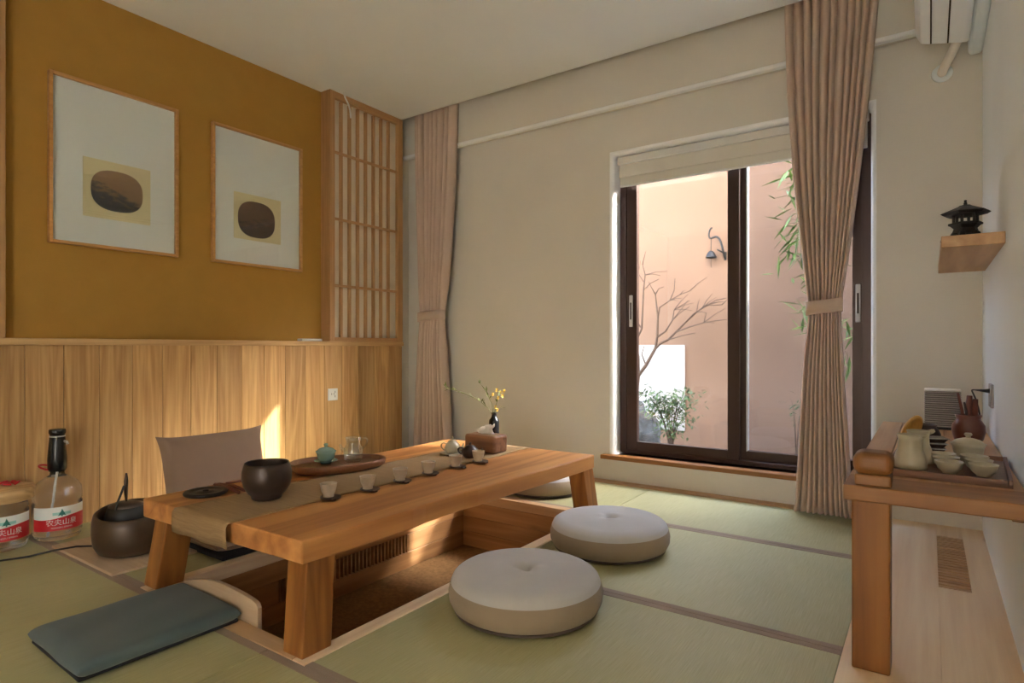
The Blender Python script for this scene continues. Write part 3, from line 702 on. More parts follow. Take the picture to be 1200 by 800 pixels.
# tissue box
p = onz(578, 534, T)
tx = thing('tissue_box', (p.x - .10, p.y + .07, TR + .001), 'walnut wood tissue box on the tea table', 'tissue box')
box('body', M['walnut_x'], -.10, .10, -.06, .06, 0, .092, tx, .014, 4)
v = []; f = []; n = 9
for i in range(n):
    for j in range(5):
        u = i / (n - 1); q = j / 4
        v.append((-.06 + .11 * u + .012 * math.sin(7 * q + i), .006 * math.sin(i * 1.7) + .012 * q * math.sin(i * 2.3), .088 + q * (.028 + .03 * u * (1.1 - .2 * math.sin(i * 2))) ))
for i in range(n - 1):
    for j in range(4): f.append((i * 5 + j, i * 5 + j + 1, (i + 1) * 5 + j + 1, (i + 1) * 5 + j))
MB().add(v, f, True).build('tissue', M['tissue'], tx, solid=.001)
# vase with sprigs
d_ = ray(579, 500); vy = 2.755; vx = d_[0] / d_[1] * vy
va = thing('bud_vase', (vx, vy, TR + .001), 'slim black bottle vase behind the tissue box', 'vase')
MB().lathe([(0, 0), (.027, 0), (.029, .004), (.029, .13), (.027, .140), (.015, .157), (.0135, .165), (.0135, .178), (.016, .182), (.011, .182), (.010, .165), (0, .15)], (0, 0, 0), 32).build('body', M['blackgloss'], va)
def fdv(x, y): return -_s * x + _c * y
fv = fdv(vx, vy)
def vpx(px, py, dpt=0):     # pixel on the plane through the vase facing the camera
    d0 = ray(px, py); t = fv + dpt
    return Vector((d0[0] * t, d0[1] * t, H + d0[2] * t))
sprig = thing('flower_sprig', (vx, vy, TR + .10), 'thin green sprig with yellow blossoms standing in the black vase', 'flowers')
def rel(p): return tuple(Vector(p) - Vector((vx, vy, TR + .10)))
def leafquad(mb, base, dr, L_, W_, fold=.15):
    dr = Vector(dr).normalized(); sd = dr.cross(Vector((random.uniform(-.4, .4), random.uniform(-.4, .4), 1)))
    if sd.length < .01: sd = Vector((1, 0, 0))
    sd.normalize(); nn = sd.cross(dr)
    b = Vector(base); t = b + dr * L_; m_ = b + dr * L_ * .45
    mb.add([b, m_ + sd * W_ + nn * W_ * fold, t, m_ - sd * W_ + nn * W_ * fold, m_ - nn * W_ * .1], [(0, 4, 1), (1, 4, 2), (2, 4, 3), (3, 4, 0)], False)
stems = [[(579, 486, 0), (572, 478, .01), (560, 468, .02), (545, 461, .03), (530, 456, .03), (520, 453, .04)], [(579, 486, 0), (576, 472, -.01), (570, 459, -.02), (562, 448, -.02)], [(579, 486, 0), (581, 475, 0), (584, 466, -.01), (586, 458, -.01)], [(579, 486, 0), (582, 480, .02), (588, 477, .03)]]
mbs = MB(); mbl = MB(); mby = MB()
for si, stp in enumerate(stems):
    P = [vpx(*q) for q in stp]; P[0] = Vector((vx, vy, TR + .15))
    mbs.tube([rel(q) for q in P], [.0016] * (len(P) - 1) + [.0007], 5)
    for q0, q1 in zip(P[1:], P[2:]):
        for _ in range(5 if si < 2 else 2):
            t = random.random(); b0 = q0.lerp(q1, t)
            dr = (q1 - q0).normalized() + Vector((random.uniform(-.8, .8), random.uniform(-.8, .8), random.uniform(-.6, .9)))
            leafquad(mbl, rel(b0), dr, random.uniform(.022, .040), .006)
for (px, py) in ((582, 457), (586, 460), (589, 464), (578, 462), (584, 466), (591, 458), (581, 477), (583, 480)):
    c0 = vpx(px, py, random.uniform(-.02, .02))
    for k in range(5):
        t = 2 * math.pi * k / 5; leafquad(mby, rel(c0), (math.cos(t), math.sin(t) * .6, math.sin(t) + .3), .014, .006)
mbs.build('stem', M['leaf_small'], sprig); o = mbl.build('leaves', M['leaf_small'], sprig); o['kind'] = 'stuff'; o = mby.build('blossoms', M['yellow'], sprig); o['kind'] = 'stuff'

# ------------------------------------------------------------------ round cushions
def round_cushion(loc, label, rz=0, r=.262, h=.112):
    t = thing('round_cushion', loc, label, 'cushion', 'round floor cushions', rz)
    MB().lathe([(0, .004), (r - .03, .004), (r - .014, .010), (r - .018, .018), (0, .018)], (0, 0, 0), 64).build('base', M['cush_base'], t)
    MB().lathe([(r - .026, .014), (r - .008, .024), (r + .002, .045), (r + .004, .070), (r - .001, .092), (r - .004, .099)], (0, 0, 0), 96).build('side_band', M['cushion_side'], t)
    v = []; f = []; nr, na = 40, 96
    v.append((0, 0, h + .004))
    for i in range(1, nr + 1):
        q = i / nr
        for k in range(na):
            a = 2 * math.pi * k / na
            edge = math.sqrt(max(0.0, 1 - max(0.0, (q - .80) / .20) ** 2)) if q > .80 else 1.0
            z = .099 + .030 * edge + .014 * (1 - q * q) - .032 * math.exp(-(q / .085) ** 2)
            z += .0032 * math.sin(3 * a + .6) * math.exp(-((q - .13) / .09) ** 2) + .002 * math.sin(2 * a + 1.7) * math.sin(math.pi * q)
            rr = (r - .004) * (q ** .96)
            v.append((rr * math.cos(a), rr * math.sin(a), z))
    for k in range(na): f.append((0, 1 + k, 1 + (k + 1) % na))
    for i in range(nr - 1):
        for k in range(na): f.append((1 + i * na + k, 1 + (i + 1) * na + k, 1 + (i + 1) * na + (k + 1) % na, 1 + i * na + (k + 1) % na))
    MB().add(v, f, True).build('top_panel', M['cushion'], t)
    MB().lathe([(.010, h - .003), (.008, h + .004), (0, h + .006)], (0, 0, 0), 16).build('button', M['cushion_side'], t)
    return t
p = onz(616, 711); round_cushion((p.x, p.y, 0), 'beige round tufted floor cushion on the tatami by the near table leg')
p = onz(714, 641); round_cushion((p.x, p.y, 0), 'beige round tufted floor cushion on the tatami by the far table leg', R(50))
p = onz(636, 574); round_cushion((p.x, max(p.y, RY1 + .285), .002), 'beige round floor cushion behind the far end of the pit', R(20))

# slate pad + arched board
pd = thing('seat_pad', (-2.045, .896, 0), 'rectangular slate blue seat pad lying over the near pit rim', 'seat pad', rz=R(-1.5))
box('base', M['padbase'], -.185, .185, -.225, .225, .004, .018, pd, .008)
v = []; f = []; nu = 36
for sgn in (1, -1):
    for i in range(nu + 1):
        for j in range(nu + 1):
            u, q = math.sin((i / nu - .5) * math.pi), math.sin((j / nu - .5) * math.pi)
            e = ((1 - abs(u) ** 16) * (1 - abs(q) ** 16)) ** .5
            zz = .033 + sgn * .025 * e
            if sgn > 0: zz += .006 * (1 - u ** 2) * (1 - q ** 2) + .0012 * math.sin(7 * u + 3 * q) * e
            v.append((u * .193 * (1 + .008 * math.sin(6 * q)), q * .230 * (1 + .006 * math.sin(5 * u)), max(zz, .0155)))
m_ = (nu + 1) ** 2
for i in range(nu):
    for j in range(nu):
        p_ = i * (nu + 1) + j; qd = (p_, p_ + 1, p_ + nu + 2, p_ + nu + 1); f.append(qd); f.append(tuple(m_ + k for k in qd[::-1]))
MB().add(v, f, True).build('cover', M['pad'], pd)
ab = thing('arched_board', (-1.99, 1.1395, PZ), 'pale plywood board with a curved top standing at the pit rim behind the slate pad', 'board')
pts = [(-.25, PZ), (-.25, .045)] + [(-.25 + .43 * t / 12, .045 + .046 * math.sin(math.pi * .5 * min(1, t / 7)) - .012 * max(0, (t - 7) / 5) ** 2) for t in range(1, 13)] + [(.205, .072), (.215, .058), (.215, PZ)]
pts = [(a, z - PZ + .003) for a, z in pts]; pts[0] = (-.25, 0); pts[-1] = (.215, 0)
MB().add([(a, -.008, z) for a, z in pts] + [(a, .008, z) for a, z in pts], [tuple(range(len(pts))), tuple(range(len(pts), 2 * len(pts)))[::-1]] + [(i, (i + 1) % len(pts), len(pts) + (i + 1) % len(pts), len(pts) + i) for i in range(len(pts))]).build('panel', M['palewood'], ab, .002)

# ------------------------------------------------------------------ floor chair behind the table
fc = thing('floor_chair', (-2.80, 1.61, 0), 'legless floor chair with a taupe fabric cover between table and dado', 'chair')
def pillow(w_, h_, t_, nu=24, ear=.05):
    v = []; f = []
    for s in (1, -1):
        for i in range(nu + 1):
            for j in range(nu + 1):
                u, q = -1 + 2 * i / nu, -1 + 2 * j / nu
                th_ = t_ * ((1 - abs(u) ** 4) * (1 - abs(q) ** 4)) ** .45
                k = 1 + ear * (abs(u) * abs(q)) ** 6 - .02 * (1 - abs(q)) * abs(u)
                v.append((s * th_ / 2, u * w_ / 2 * k, q * h_ / 2 * k))
    m_ = (nu + 1) ** 2
    for i in range(nu):
        for j in range(nu):
            p = i * (nu + 1) + j; a = (p, p + 1, p + nu + 2, p + nu + 1)
            f.append(a); f.append(tuple(m_ + k for k in a[::-1]))
    return v, f
v, f = pillow(.50, .44, .125, 28, .07)
Mx = Matrix.Translation((-.06, 0, .262)) @ Matrix.Rotation(R(-12), 4, 'Y')
MB().add(v, f, True, Mx).build('backrest', M['taupe'], fc)
v, f = pillow(.48, .44, .09)
Mx = Matrix.Translation((.15, 0, .062)) @ Matrix.Rotation(R(90), 4, 'Y')
MB().add(v, f, True, Mx).build('seat', M['taupe'], fc)
MB().box(-.10, .37, -.22, .22, .004, .02).build('base', M['padbase'], fc, .006)

# ------------------------------------------------------------------ left corner: brazier, board, bottles, cord
bd = box('base_board', M['palewood'], -3.24, -2.635, 1.055, 1.50, .0015, .013, None, .003); tag(bd, 'thin pale wooden board under the brown brazier', 'board')
p = onz(134, 645)
bz = thing('brazier', (-2.87, 1.225, .0132), 'brown glazed brazier tub with a slanted rim on the pale board', 'brazier')
def slant(prof, k, seg=56):
    mb = MB(); mb.lathe(prof, (0, 0, 0), seg)
    mb.v = [(x, y, z + (k * (-.75 * x + .6 * y) if z > .06 else 0)) for x, y, z in mb.v]; return mb
slant([(0, 0), (.098, 0), (.122, .012), (.140, .045), (.145, .10), (.144, .150), (.138, .175), (.130, .181), (.122, .175), (.124, .12), (.10, .09), (0, .08)], .14).build('tub', M['bronze2'], bz)
MB().lathe([(0, .080), (.060, .085), (.078, .11), (.082, .15), (.070, .190), (.03, .205), (0, .205)], (-.036, -.004, 0), 36).build('kettle', M['black'], bz)
kl = MB().lathe([(.066, .190), (.068, .197), (.04, .208), (0, .211)], (-.036, -.004, 0), 32).build('lid', M['bronze'], bz)
MB().tube([(-.036, -.004, .205), (-.038, -.004, .25), (-.032, -.006, .30), (-.036, -.004, .335)], [.004, .008, .009, .004], 8).build('finial', M['bronze2'], kl)
MB().tube(bez((-.005, -.055, .17), (.01, -.07, .21), (-.01, -.045, .22), (-.018, -.02, .285), 10), .005, 8).build('handle', M['black'], bz)

def label_band(root, r, z0, z1, a0, a1, mat, name, bulge=0, wav=0):
    v = []; f = []; n = 40
    for j, z in enumerate((z0, z1)):
        for i in range(n + 1):
            a = a0 + (a1 - a0) * i / n
            zz = z + (wav * math.sin((i / n - .5) * 5.0) if j == 1 else 0)
            v.append((r * math.cos(a), r * math.sin(a), zz))
    for i in range(n): f.append((i, i + 1, n + 2 + i, n + 1 + i))
    return MB().add(v, f, True).build(name, mat, root)
def wrap_text(root, body, size, r, zc, ac, mat, name, thick=.0004):
    cu = bpy.data.curves.new('t', 'FONT'); cu.body = body; cu.size = size; cu.align_x = 'CENTER'; cu.align_y = 'CENTER'; cu.resolution_u = 2; cu.extrude = 0
    to = bpy.data.objects.new('t', cu); COL.objects.link(to); bpy.context.view_layer.update()
    dg = bpy.context.evaluated_depsgraph_get(); me = bpy.data.meshes.new_from_object(to.evaluated_get(dg))
    bm = bmesh.new(); bm.from_mesh(me); bmesh.ops.triangulate(bm, faces=bm.faces); bm.to_mesh(me); bm.free()
    for vt in me.vertices:
        a = ac + vt.co.x / r; z = zc + vt.co.y
        vt.co = (r * math.cos(a), r * math.sin(a), z)
    bpy.data.objects.remove(to); bpy.data.curves.remove(cu)
    me.materials.clear(); me.materials.append(mat)
    return link(name, me, root)
def bottle(loc, label, top):
    r = thing('water_bottle', loc, label, 'bottle', 'water bottles by the dado')
    rb = .098
    ribs = [(0, .004), (.075, 0), (.090, .006), (.094, .016), (.089, .022), (.095, .028), (rb, .036), (rb, .170), (rb - .005, .176), (rb, .184)]
    if top == 'pump': ribs += [(rb, .210), (.095, .236), (.080, .262), (.052, .284), (.030, .298), (.027, .316), (0, .316)]
    else: ribs += [(rb - .003, .205), (.094, .2165), (0, .2165)]
    MB().lathe(ribs, (0, 0, 0), 56).build('body', M['bottle'], r)
    fa = math.atan2(-loc[1], -loc[0])        # toward the viewer
    fa += .18
    label_band(r, rb + .0006, .052, .160, fa - 1.25, fa + 1.25, M['labelwhite'], 'label')
    label_band(r, rb + .0011, .052, .112, fa - 1.25, fa + 1.25, M['red'], 'label_red_band', wav=.008)
    wrap_text(r, '\u519c\u592b\u5c71\u6cc9', .031, rb + .0017, .088, fa, M['labelwhite'], 'label_lettering')
    wrap_text(r, 'NONGFU SPRING', .0105, rb + .0017, .065, fa, M['labelwhite'], 'label_lettering')
    v = []
    for (dx, dz) in ((-.016, .120), (-.010, .127), (-.012, .128), (-.004, .140), (0, .152), (.005, .140), (.012, .128), (.010, .127), (.017, .120), (.003, .122), (.002, .116), (-.002, .116), (-.003, .122)):
        a = fa + dx / rb; v.append(((rb + .0020) * math.cos(a), (rb + .0020) * math.sin(a), dz))
    c0 = ((rb + .0020) * math.cos(fa), (rb + .0020) * math.sin(fa), .130)
    n = len(v); MB().add(v + [c0], [(i, (i + 1) % n, n) for i in range(n)]).build('label_emblem', M['labelgreen'], r)
    label_band(r, rb + .0014, .123, .136, fa - .36, fa + .36, M['labelteal'], 'label_lake')
    if top == 'pump':
        cx, cy = -.040 * _c, -.040 * _s
        pts = [(cx + .042 * math.cos(t) * _c - .03 * math.sin(t) * _s, cy + .042 * math.cos(t) * _s + .03 * math.sin(t) * _c, .328 - .012 * math.cos(t)) for t in [2 * math.pi * k / 24 for k in range(25)]]
        MB().tube(pts, .0045, 8, False).build('carry_ring', M['red'], r)
        pm = MB().lathe([(0, .314), (.033, .314), (.038, .325), (.039, .37), (.034, .44), (.030, .486), (.026, .49), (0, .49)], (0, 0, 0), 36).build('pump', M['blackgloss'], r)
        MB().lathe([(.0315, .476), (.0315, .482), (.030, .483)], (0, 0, 0), 36).build('pump_ring', M['steel'], pm)
        MB().lathe([(0, .489), (.032, .489), (.034, .494), (.034, .508), (.031, .512), (0, .512)], (0, 0, 0), 36).build('pump_cap', M['blackgloss'], pm)
        MB().tube([(.028 * math.cos(fa + .8), .028 * math.sin(fa + .8), .455), (.044 * math.cos(fa + .8), .044 * math.sin(fa + .8), .452), (.048 * math.cos(fa + .8), .048 * math.sin(fa + .8), .44)], .006, 10).build('pump_spout', M['steel'], pm)
        MB().tube([(0, 0, .31), (-.02, -.02, .02)], .004, 8).build('pump_tube', M['white'], pm)
    else:
        pts = [(-.03 + .05 * math.cos(t), .03 + .05 * math.sin(t), .2225 + .003 * math.cos(3 * t)) for t in [2 * math.pi * k / 24 for k in range(25)]]
    return r
bottle((-3.415, 1.135, .0), 'clear water bottle with a red and white label and a black pump on top', 'pump')
b1 = (-3.42, .925, .0)
bottle(b1, 'clear water bottle with a red and white label under the wooden lid', 'lid')
ld = thing('bucket_lid', (b1[0] + .012, b1[1] + .006, .2175), 'round thick wooden lid resting on top of a water bottle', 'lid')
MB().lathe([(0, 0), (.104, 0), (.110, .005), (.112, .052), (.106, .060), (0, .060)], (0, 0, 0), 56).build('disc', M['logwood'], ld)
rp = thing('red_strap', (b1[0] - .03, b1[1] + .02, .278), 'loose red plastic strap lying on the wooden lid', 'strap')
MB().tube([(-.04 + .10 * i / 10, .02 * math.sin(i * 1.3), .005 + .006 * abs(math.sin(i * .9))) for i in range(11)], .0045, 8).build('band', M['red'], rp)
MB().tube([(.0 + .06 * i / 8, .03 + .012 * math.cos(i * 1.1), .005 + .009 * abs(math.sin(i * .8))) for i in range(9)], .0045, 8).build('band', M['red'], rp)
pB, pC, pD = onz(34, 653), onz(62, 650), onz(90, 645)
cd = MB().tube([tuple(onz(-25, 662) + Vector((0, 0, .005)))] + [tuple(q + Vector((0, 0, z))) for q, z in ((pB, .005), (pC, .019), (pD, .019))] + [(-3.03, 1.17, .019)], .004, 8).build('extension_cord', M['cord']); tag(cd, 'thin black cord running over the tatami to the brazier', 'cord')

# ------------------------------------------------------------------ console and things on it
CZ = .520; CY0, CY1 = 1.905, 3.66
cs = thing('console', (0, 2.8, 0), 'long low wooden console bench along the right wall', 'console table')
def cbx(name, mat, x0, x1, y0, y1, z0, z1, bev=.003):
    return box(name, mat, x0, x1, y0 - 2.8, y1 - 2.8, z0, z1, cs, bev)
cbx('near_board', M['console_x'], -.198, XR - .002, CY0, CY0 + .17, .478, CZ, .004)
cbx('top_board', M['console_y'], -.198, -.112, CY0 + .171, CY1, .478, CZ - .001)
cbx('top_board', M['console_y'], -.110, .05, CY0 + .171, CY1, .478, CZ - .0015)
cbx('top_board', M['console_y'], .0505, XR - .002, CY0 + .171, CY1, .478, CZ - .001)
cbx('leg', M['console_z'], -.180, -.088, 1.935, 2.03, .004, .4785, .005)
cbx('wall_bearer', M['console_x'], -.10, XR - .002, CY1 - .03, CY1, .43, .4775)
cbx('wall_bearer', M['console_z'], XR - .03, XR - .002, CY0 + .2, CY1 - .031, .43, .4775)
ne = MB().box(-.172, -.084, 1.915 - 2.8, 2.0 - 2.8, CZ - .001, .552).build('scroll_neck', M['console_x'], cs, .006, 2)
sc_ = MB().box(-.176, -.080, 1.908 - 2.8, 2.012 - 2.8, .550, .612).build('scroll_end', M['console_x'], cs, .024, 5)

def onc(px, py, z=CZ): return onz(px, py, z)
a, b_ = onz(1046, 558, CZ + .006), onz(1190, 572, CZ + .006)
ct = thing('tea_tray', (.045, 2.33, CZ), 'rectangular walnut tea tray on the console', 'tray', rz=R(-3))
TW, TD = .152, .225
box('tray_floor', M['walnut_x'], -TW, TW, -TD, TD, 0, .008, ct)
for a_ in ((-TW, -TW + .01, -TD, TD), (TW - .01, TW, -TD, TD)): box('rim', M['walnut'], *a_, .0, .022, ct, .002)
for a_ in ((-TW + .01, TW - .01, -TD, -TD + .01), (-TW + .01, TW - .01, TD - .01, TD)): box('rim', M['walnut_x'], *a_, .0, .022, ct, .002)
ZY = CZ + .0085
def pitcher(x, y, label, s=1):
    r = thing('fairness_pitcher', (x, y, ZY), label, 'pitcher', rz=0)
    MB().lathe([(0, 0), (.043 * s, 0), (.046 * s, .004), (.045 * s, .016), (.038 * s, .045), (.032 * s, .06), (.031 * s, .085), (.034 * s, .102), (.031 * s, .102), (.028 * s, .085), (.029 * s, .06), (0, .02)], (0, 0, 0), 36).build('body', M['celadonwhite'], r)
    MB().tube([(.028 * s, 0, .098), (.04 * s, 0, .103), (.046 * s, 0, .106)], [.008, .007, .004], 10).build('spout', M['celadonwhite'], r)
    MB().lathe([(.030 * s, .098), (.035 * s, .1015), (.032 * s, .104)], (0, 0, 0), 36).build('rim', M['celadonwhite'], r)
    return r
pitcher(-.050, 2.235, 'cream glazed pouring pitcher at the near corner of the tea tray')
pitcher(-.030, 2.36, 'cream glazed pouring pitcher standing behind another pitcher on the tea tray', .95)
tbp = [(0, 0), (.016, 0), (.018, .004), (.029, .014), (.0345, .032), (.036, .036), (.034, .036), (.027, .016), (0, .008)]
n = 0
rows_ = ['front', 'middle', 'rear']
for side, (x0, x1, wd) in enumerate(((.048, .034, 'beside the pitchers'), (.128, .114, 'beside the wall'))):
    for k in range(3):
        o = MB().lathe(tbp, (0, 0, 0), 32).build('tasting_cup', M['celadonwhite']); o.location = (x0 + (x1 - x0) * k / 2, 2.205 + .08 * k, ZY)
        tag(o, 'pale celadon tasting cup, %s of the three %s on the tea tray' % (rows_[k], wd), 'cup', 'tasting cups on the tea tray')
g2 = thing('gaiwan', (.104, 2.475, ZY), 'pale celadon lidded gaiwan at the far end of the tea tray', 'gaiwan'); gaiwan(g2, M['celadonwhite'], 1.05)
for k in range(4):
    o = thing('saucer', (.008 + .002 * k, 2.50, ZY + k * .0172), 'square dark saucer, %s of the stack behind the pitchers' % ['lowest', 'second from below', 'third from below', 'topmost'][k], 'saucer', 'stacked saucers on the tea tray', R(5 * k))
    MB().hexa([(-.022, -.022, 0), (.022, -.022, 0), (.022, .022, 0), (-.022, .022, 0)], [(-.034, -.034, .0165), (.034, -.034, .0165), (.034, .034, .0165), (-.034, .034, .0165)]).build('dish', M['darkclay'], o, .002)
    MB().box(-.034, .034, -.0345, -.0335, .0135, .0165).build('glazed_edge', M['steel'], o)
dp = thing('lidless_pot', (-.012, 2.93, CZ), 'small dark clay pot behind the saucers', 'pot')
MB().lathe([(0, 0), (.034, 0), (.046, .012), (.050, .035), (.042, .056), (.034, .064), (.040, .074), (.036, .074), (.030, .064), (0, .05)], (0, 0, 0), 36).build('body', M['darkclay'], dp)
ys = thing('tea_scoop', (-.058, 2.84, CZ), 'honey coloured oval wooden tea scoop leaning on the dark pot', 'scoop')
Mx = Matrix.Translation((-.004, 0, .060)) @ Matrix.Rotation(R(28), 4, 'Y') @ Matrix.Rotation(R(25), 4, 'Z')
v = []; f = []; n = 32
for (k, xo) in ((1.0, 0), (1.0, .010), (.80, .012), (.72, .002), (.0, .0)):
    for i in range(n):
        t = 2 * math.pi * i / n; v.append((xo - .006, .030 * k * math.cos(t), .062 * k * math.sin(t)))
for k in range(4):
    for i in range(n): f.append((k * n + i, k * n + (i + 1) % n, (k + 1) * n + (i + 1) % n, (k + 1) * n + i))
f.append(tuple(range(n)))
Mx = Matrix.Translation((0, 0, .057)) @ Matrix.Rotation(R(25), 4, 'Y') @ Matrix.Rotation(R(-62), 4, 'Z')
MB().add(v, f, True, Mx).build('dish', M['gold'], ys)
jr = thing('tool_jar', (.126, 2.98, CZ), 'glossy red brown clay jar holding tea tools', 'jar')
MB().lathe([(0, 0), (.034, 0), (.048, .02), (.055, .05), (.053, .075), (.042, .094), (.038, .100), (.044, .112), (.042, .116), (.037, .112), (.034, .10), (0, .05)], (0, 0, 0), 40).build('body', M['redclay'], jr)
tl_ = [((-.012, 0, .06), (-.020, 0, .13), (-.034, .0, .20), .006, 'reddish'), ((.002, .01, .06), (.002, .01, .14), (.004, .01, .19), .012, 'reddish'), ((.018, 0, .06), (.02, 0, .13), (.022, 0, .178), .011, 'reddish'), ((.0, -.012, .06), (-.008, -.012, .13), (-.014, -.012, .165), .005, 'darkclay')]
for k, (q0, q1, q2, rr, mm) in enumerate(tl_):
    o = MB().tube([q0, q1, q2], [rr * .7, rr, rr * .8], 10).build('tea_tool', M[mm]); o.location = jr.location
    tag(o, ['thin curved tea needle in the clay jar', 'broad flat tea scoop in the clay jar', 'round tea funnel stick in the clay jar, beside the broad scoop', 'short dark tea brush in the clay jar'][k], 'tea tool', 'tea tools in the clay jar')
sp_ = thing('speaker_box', (.048, 3.47, CZ), 'grey ribbed speaker box at the far end of the console', 'speaker')
box('body', M['slot'], -.066, .068, -.046, .046, .008, .178, sp_, .004)
rb_ = None
for k in range(17):
    if rb_ is None:
        rb_ = box('rib', M['speaker'], -.069, .071, -.051, .047, 0, .0072, sp_, .002, 1); rb_.location = (0, 0, .012)
    else:
        q = rb_.copy(); COL.objects.link(q); q.location = (0, 0, .012 + k * .0098)
box('top_edge', M['white'], -.069, .071, -.051, .047, .178, .186, sp_, .003)
box('foot', M['black'], -.060, .062, -.045, .045, 0, .009, sp_)
so2 = thing('wall_socket', (XR, 3.16, .70), 'grey double socket plate on the right wall above the console', 'socket')
box('plate', M['speaker'], -.010, 0, -.06, .06, -.045, .05, so2, .002)
pg = thing('power_plug', (XR - .0105, 3.15, .722), 'dark plug with a black lead in the right wall socket', 'plug')
MB().tube([(0, 0, 0), (-.015, 0, .0), (-.05, .01, .002)], [.010, .007, .0025], 10).build('plug_body', M['black'], pg)
MB().tube(bez((-.049, .01, .002), (-.075, .06, .0), (-.02, .12, -.02), (-.02, .14, -.20), 14), .003, 6).build('lead', M['cord'], pg)

# shelf and lantern
sf = thing('wall_shelf', (.12, 3.1, 1.256), 'thick floating fir shelf high on the right wall', 'shelf')
box('board', M['console_y'], .034 - .12, XR - .12, 2.645 - 3.1, 3.56 - 3.1, 0, .040, sf, .002)
LN = thing('stone_lantern', (.108, 2.765, 1.2965), 'small black cast pagoda lantern on the wall shelf', 'lantern', rz=R(12))
hexp = lambda r, a0=0: [(r * math.cos(a0 + math.pi / 3 * k), r * math.sin(a0 + math.pi / 3 * k)) for k in range(6)]
def frus(name, r0, r1, z0, z1, par, mat='black'):
    A, B = hexp(r0), hexp(r1); mb = MB()
    mb.add([(*p, z0) for p in A] + [(*p, z1) for p in B], [tuple(range(6))[::-1], tuple(range(6, 12))] + [(i, (i + 1) % 6, 6 + (i + 1) % 6, 6 + i) for i in range(6)])
    return mb.build(name, M[mat], par, .0015, 1)
for k in range(6):
    a0 = math.pi / 3 * k; 
    MB().hexa([(.044 * math.cos(a0) + dx, .044 * math.sin(a0) + dy, 0) for dx, dy in ((-.008, -.008), (.008, -.008), (.008, .008), (-.008, .008))], [(.033 * math.cos(a0) + dx, .033 * math.sin(a0) + dy, .026) for dx, dy in ((-.009, -.009), (.009, -.009), (.009, .009), (-.009, .009))]).build('foot', M['black'], LN, .002)
frus('base', .042, .036, .024, .040, LN); frus('waist', .036, .050, .038, .052, LN); frus('deck', .054, .054, .051, .059, LN)
for k in range(6):
    a0 = math.pi / 3 * k; MB().tube([(.036 * math.cos(a0), .036 * math.sin(a0), .058), (.036 * math.cos(a0), .036 * math.sin(a0), .092)], .005, 8).build('post', M['black'], LN)
frus('eave', .066, .078, .088, .096, LN); rf = frus('roof', .079, .022, .096, .120, LN); frus('roof_top', .024, .018, .119, .124, LN)
MB().lathe([(0, .123), (.005, .123), (.006, .130), (.004, .136), (.005, .142), (0, .144)], (0, 0, 0), 12).build('finial', M['black'], rf)
for k, (dx, dy, hh, lab) in enumerate(((-.055, .09, .03, 'small dark pebble ornament beside the pagoda lantern'),)):
    o = MB().lathe([(0, 0), (.016, 0), (.020, .010), (.014, hh * .7), (.006, hh), (0, hh)], (0, 0, 0), 16).build('ornament', M['darkclay']); o.location = (.108 + dx, 2.765 + dy, 1.2965); tag(o, lab, 'ornament')

# air conditioner on the right wall with wrapped pipe
ac = thing('air_conditioner', (.07, 3.08, 2.34), 'white wall air conditioner high in the right corner', 'air conditioner')
prof = [(-.125, .055), (-.105, .012), (-.06, .0), (.07, -.028), (.083, -.020), (.083, .27), (-.10, .27), (-.125, .23)]
n = len(prof)
MB().add([(a_, -.43, z) for a_, z in prof] + [(a_, .42, z) for a_, z in prof], [tuple(range(n)), tuple(range(n, 2 * n))[::-1]] + [(i, (i + 1) % n, n + (i + 1) % n, n + i) for i in range(n)]).build('body', M['acwhite'], ac, .008, 3)
for xa, za in ((-.065, .002), (.0, -.0125)):
    MB().box(xa - .003, xa + .003, -.41, .40, za - .006, za + .004).build('louver_slot', M['slot'], ac)
MB().box(-.055, -.01, -.40, .39, -.012, -.004, Matrix.Rotation(R(12), 4, 'Y')).build('louver', M['white'], ac, .002)
pp = ony(1104, 86, YW)
pi_ = thing('wrapped_pipe', (pp.x, YW, pp.z), 'cream tape wrapped pipe from the air conditioner into a round wall plate', 'pipe')
MB().lathe([(0, 0), (.045, 0), (.043, .006), (0, .006)], (0, 0, 0), 36, Matrix.Rotation(R(90), 4, 'X')).build('wall_plate', M['paint_white'], pi_)
q = Vector((.115, 3.50, 2.365)) - Vector(pi_.location)
MB().tube(bez((0, .0, 0), (0.0, -.06, .0), (.05, -.14, .05), tuple(q), 12), .021, 14).build('pipe', M['tissue'], pi_)

# ------------------------------------------------------------------ garden
GY = 5.65
struct(box('ground', M['gravel'], -8, 8, YW + .25, 14, -.25, -.12), 'gravel ground of the garden')
struct(box('ground_yard', M['gravel'], XR + .2, 8, -12, YW + .04, -.25, -.12), 'paved yard behind the room')
struct(box('wall_garden', M['peach'], -6, 6, GY, GY + .2, -.2, 3.05), 'peach plastered garden wall opposite the window')
struct(box('wall_sun_block', M['extwall'], .5, 5, YW + .25, 4.56, -.2, 6.0), 'unseen tall block added beside the garden to cut the sun')  # invented mass out of view; its corner cuts the sun reaching the table
struct(box('wall_outer', M['extwall'], XR + .2, 5, YW + .05, YW + .25, -.2, 3.1), 'outer house wall beside the window')
wp = box('light_patch', M['light_patch_white'], -2.75, -1.907, GY - .012, GY - .0005, .107, .924, None, .004); tag(wp, 'patch of bright light low on the peach garden wall behind the bare tree, built as a white panel', 'panel')  # bright light on the garden wall, put in as a white panel
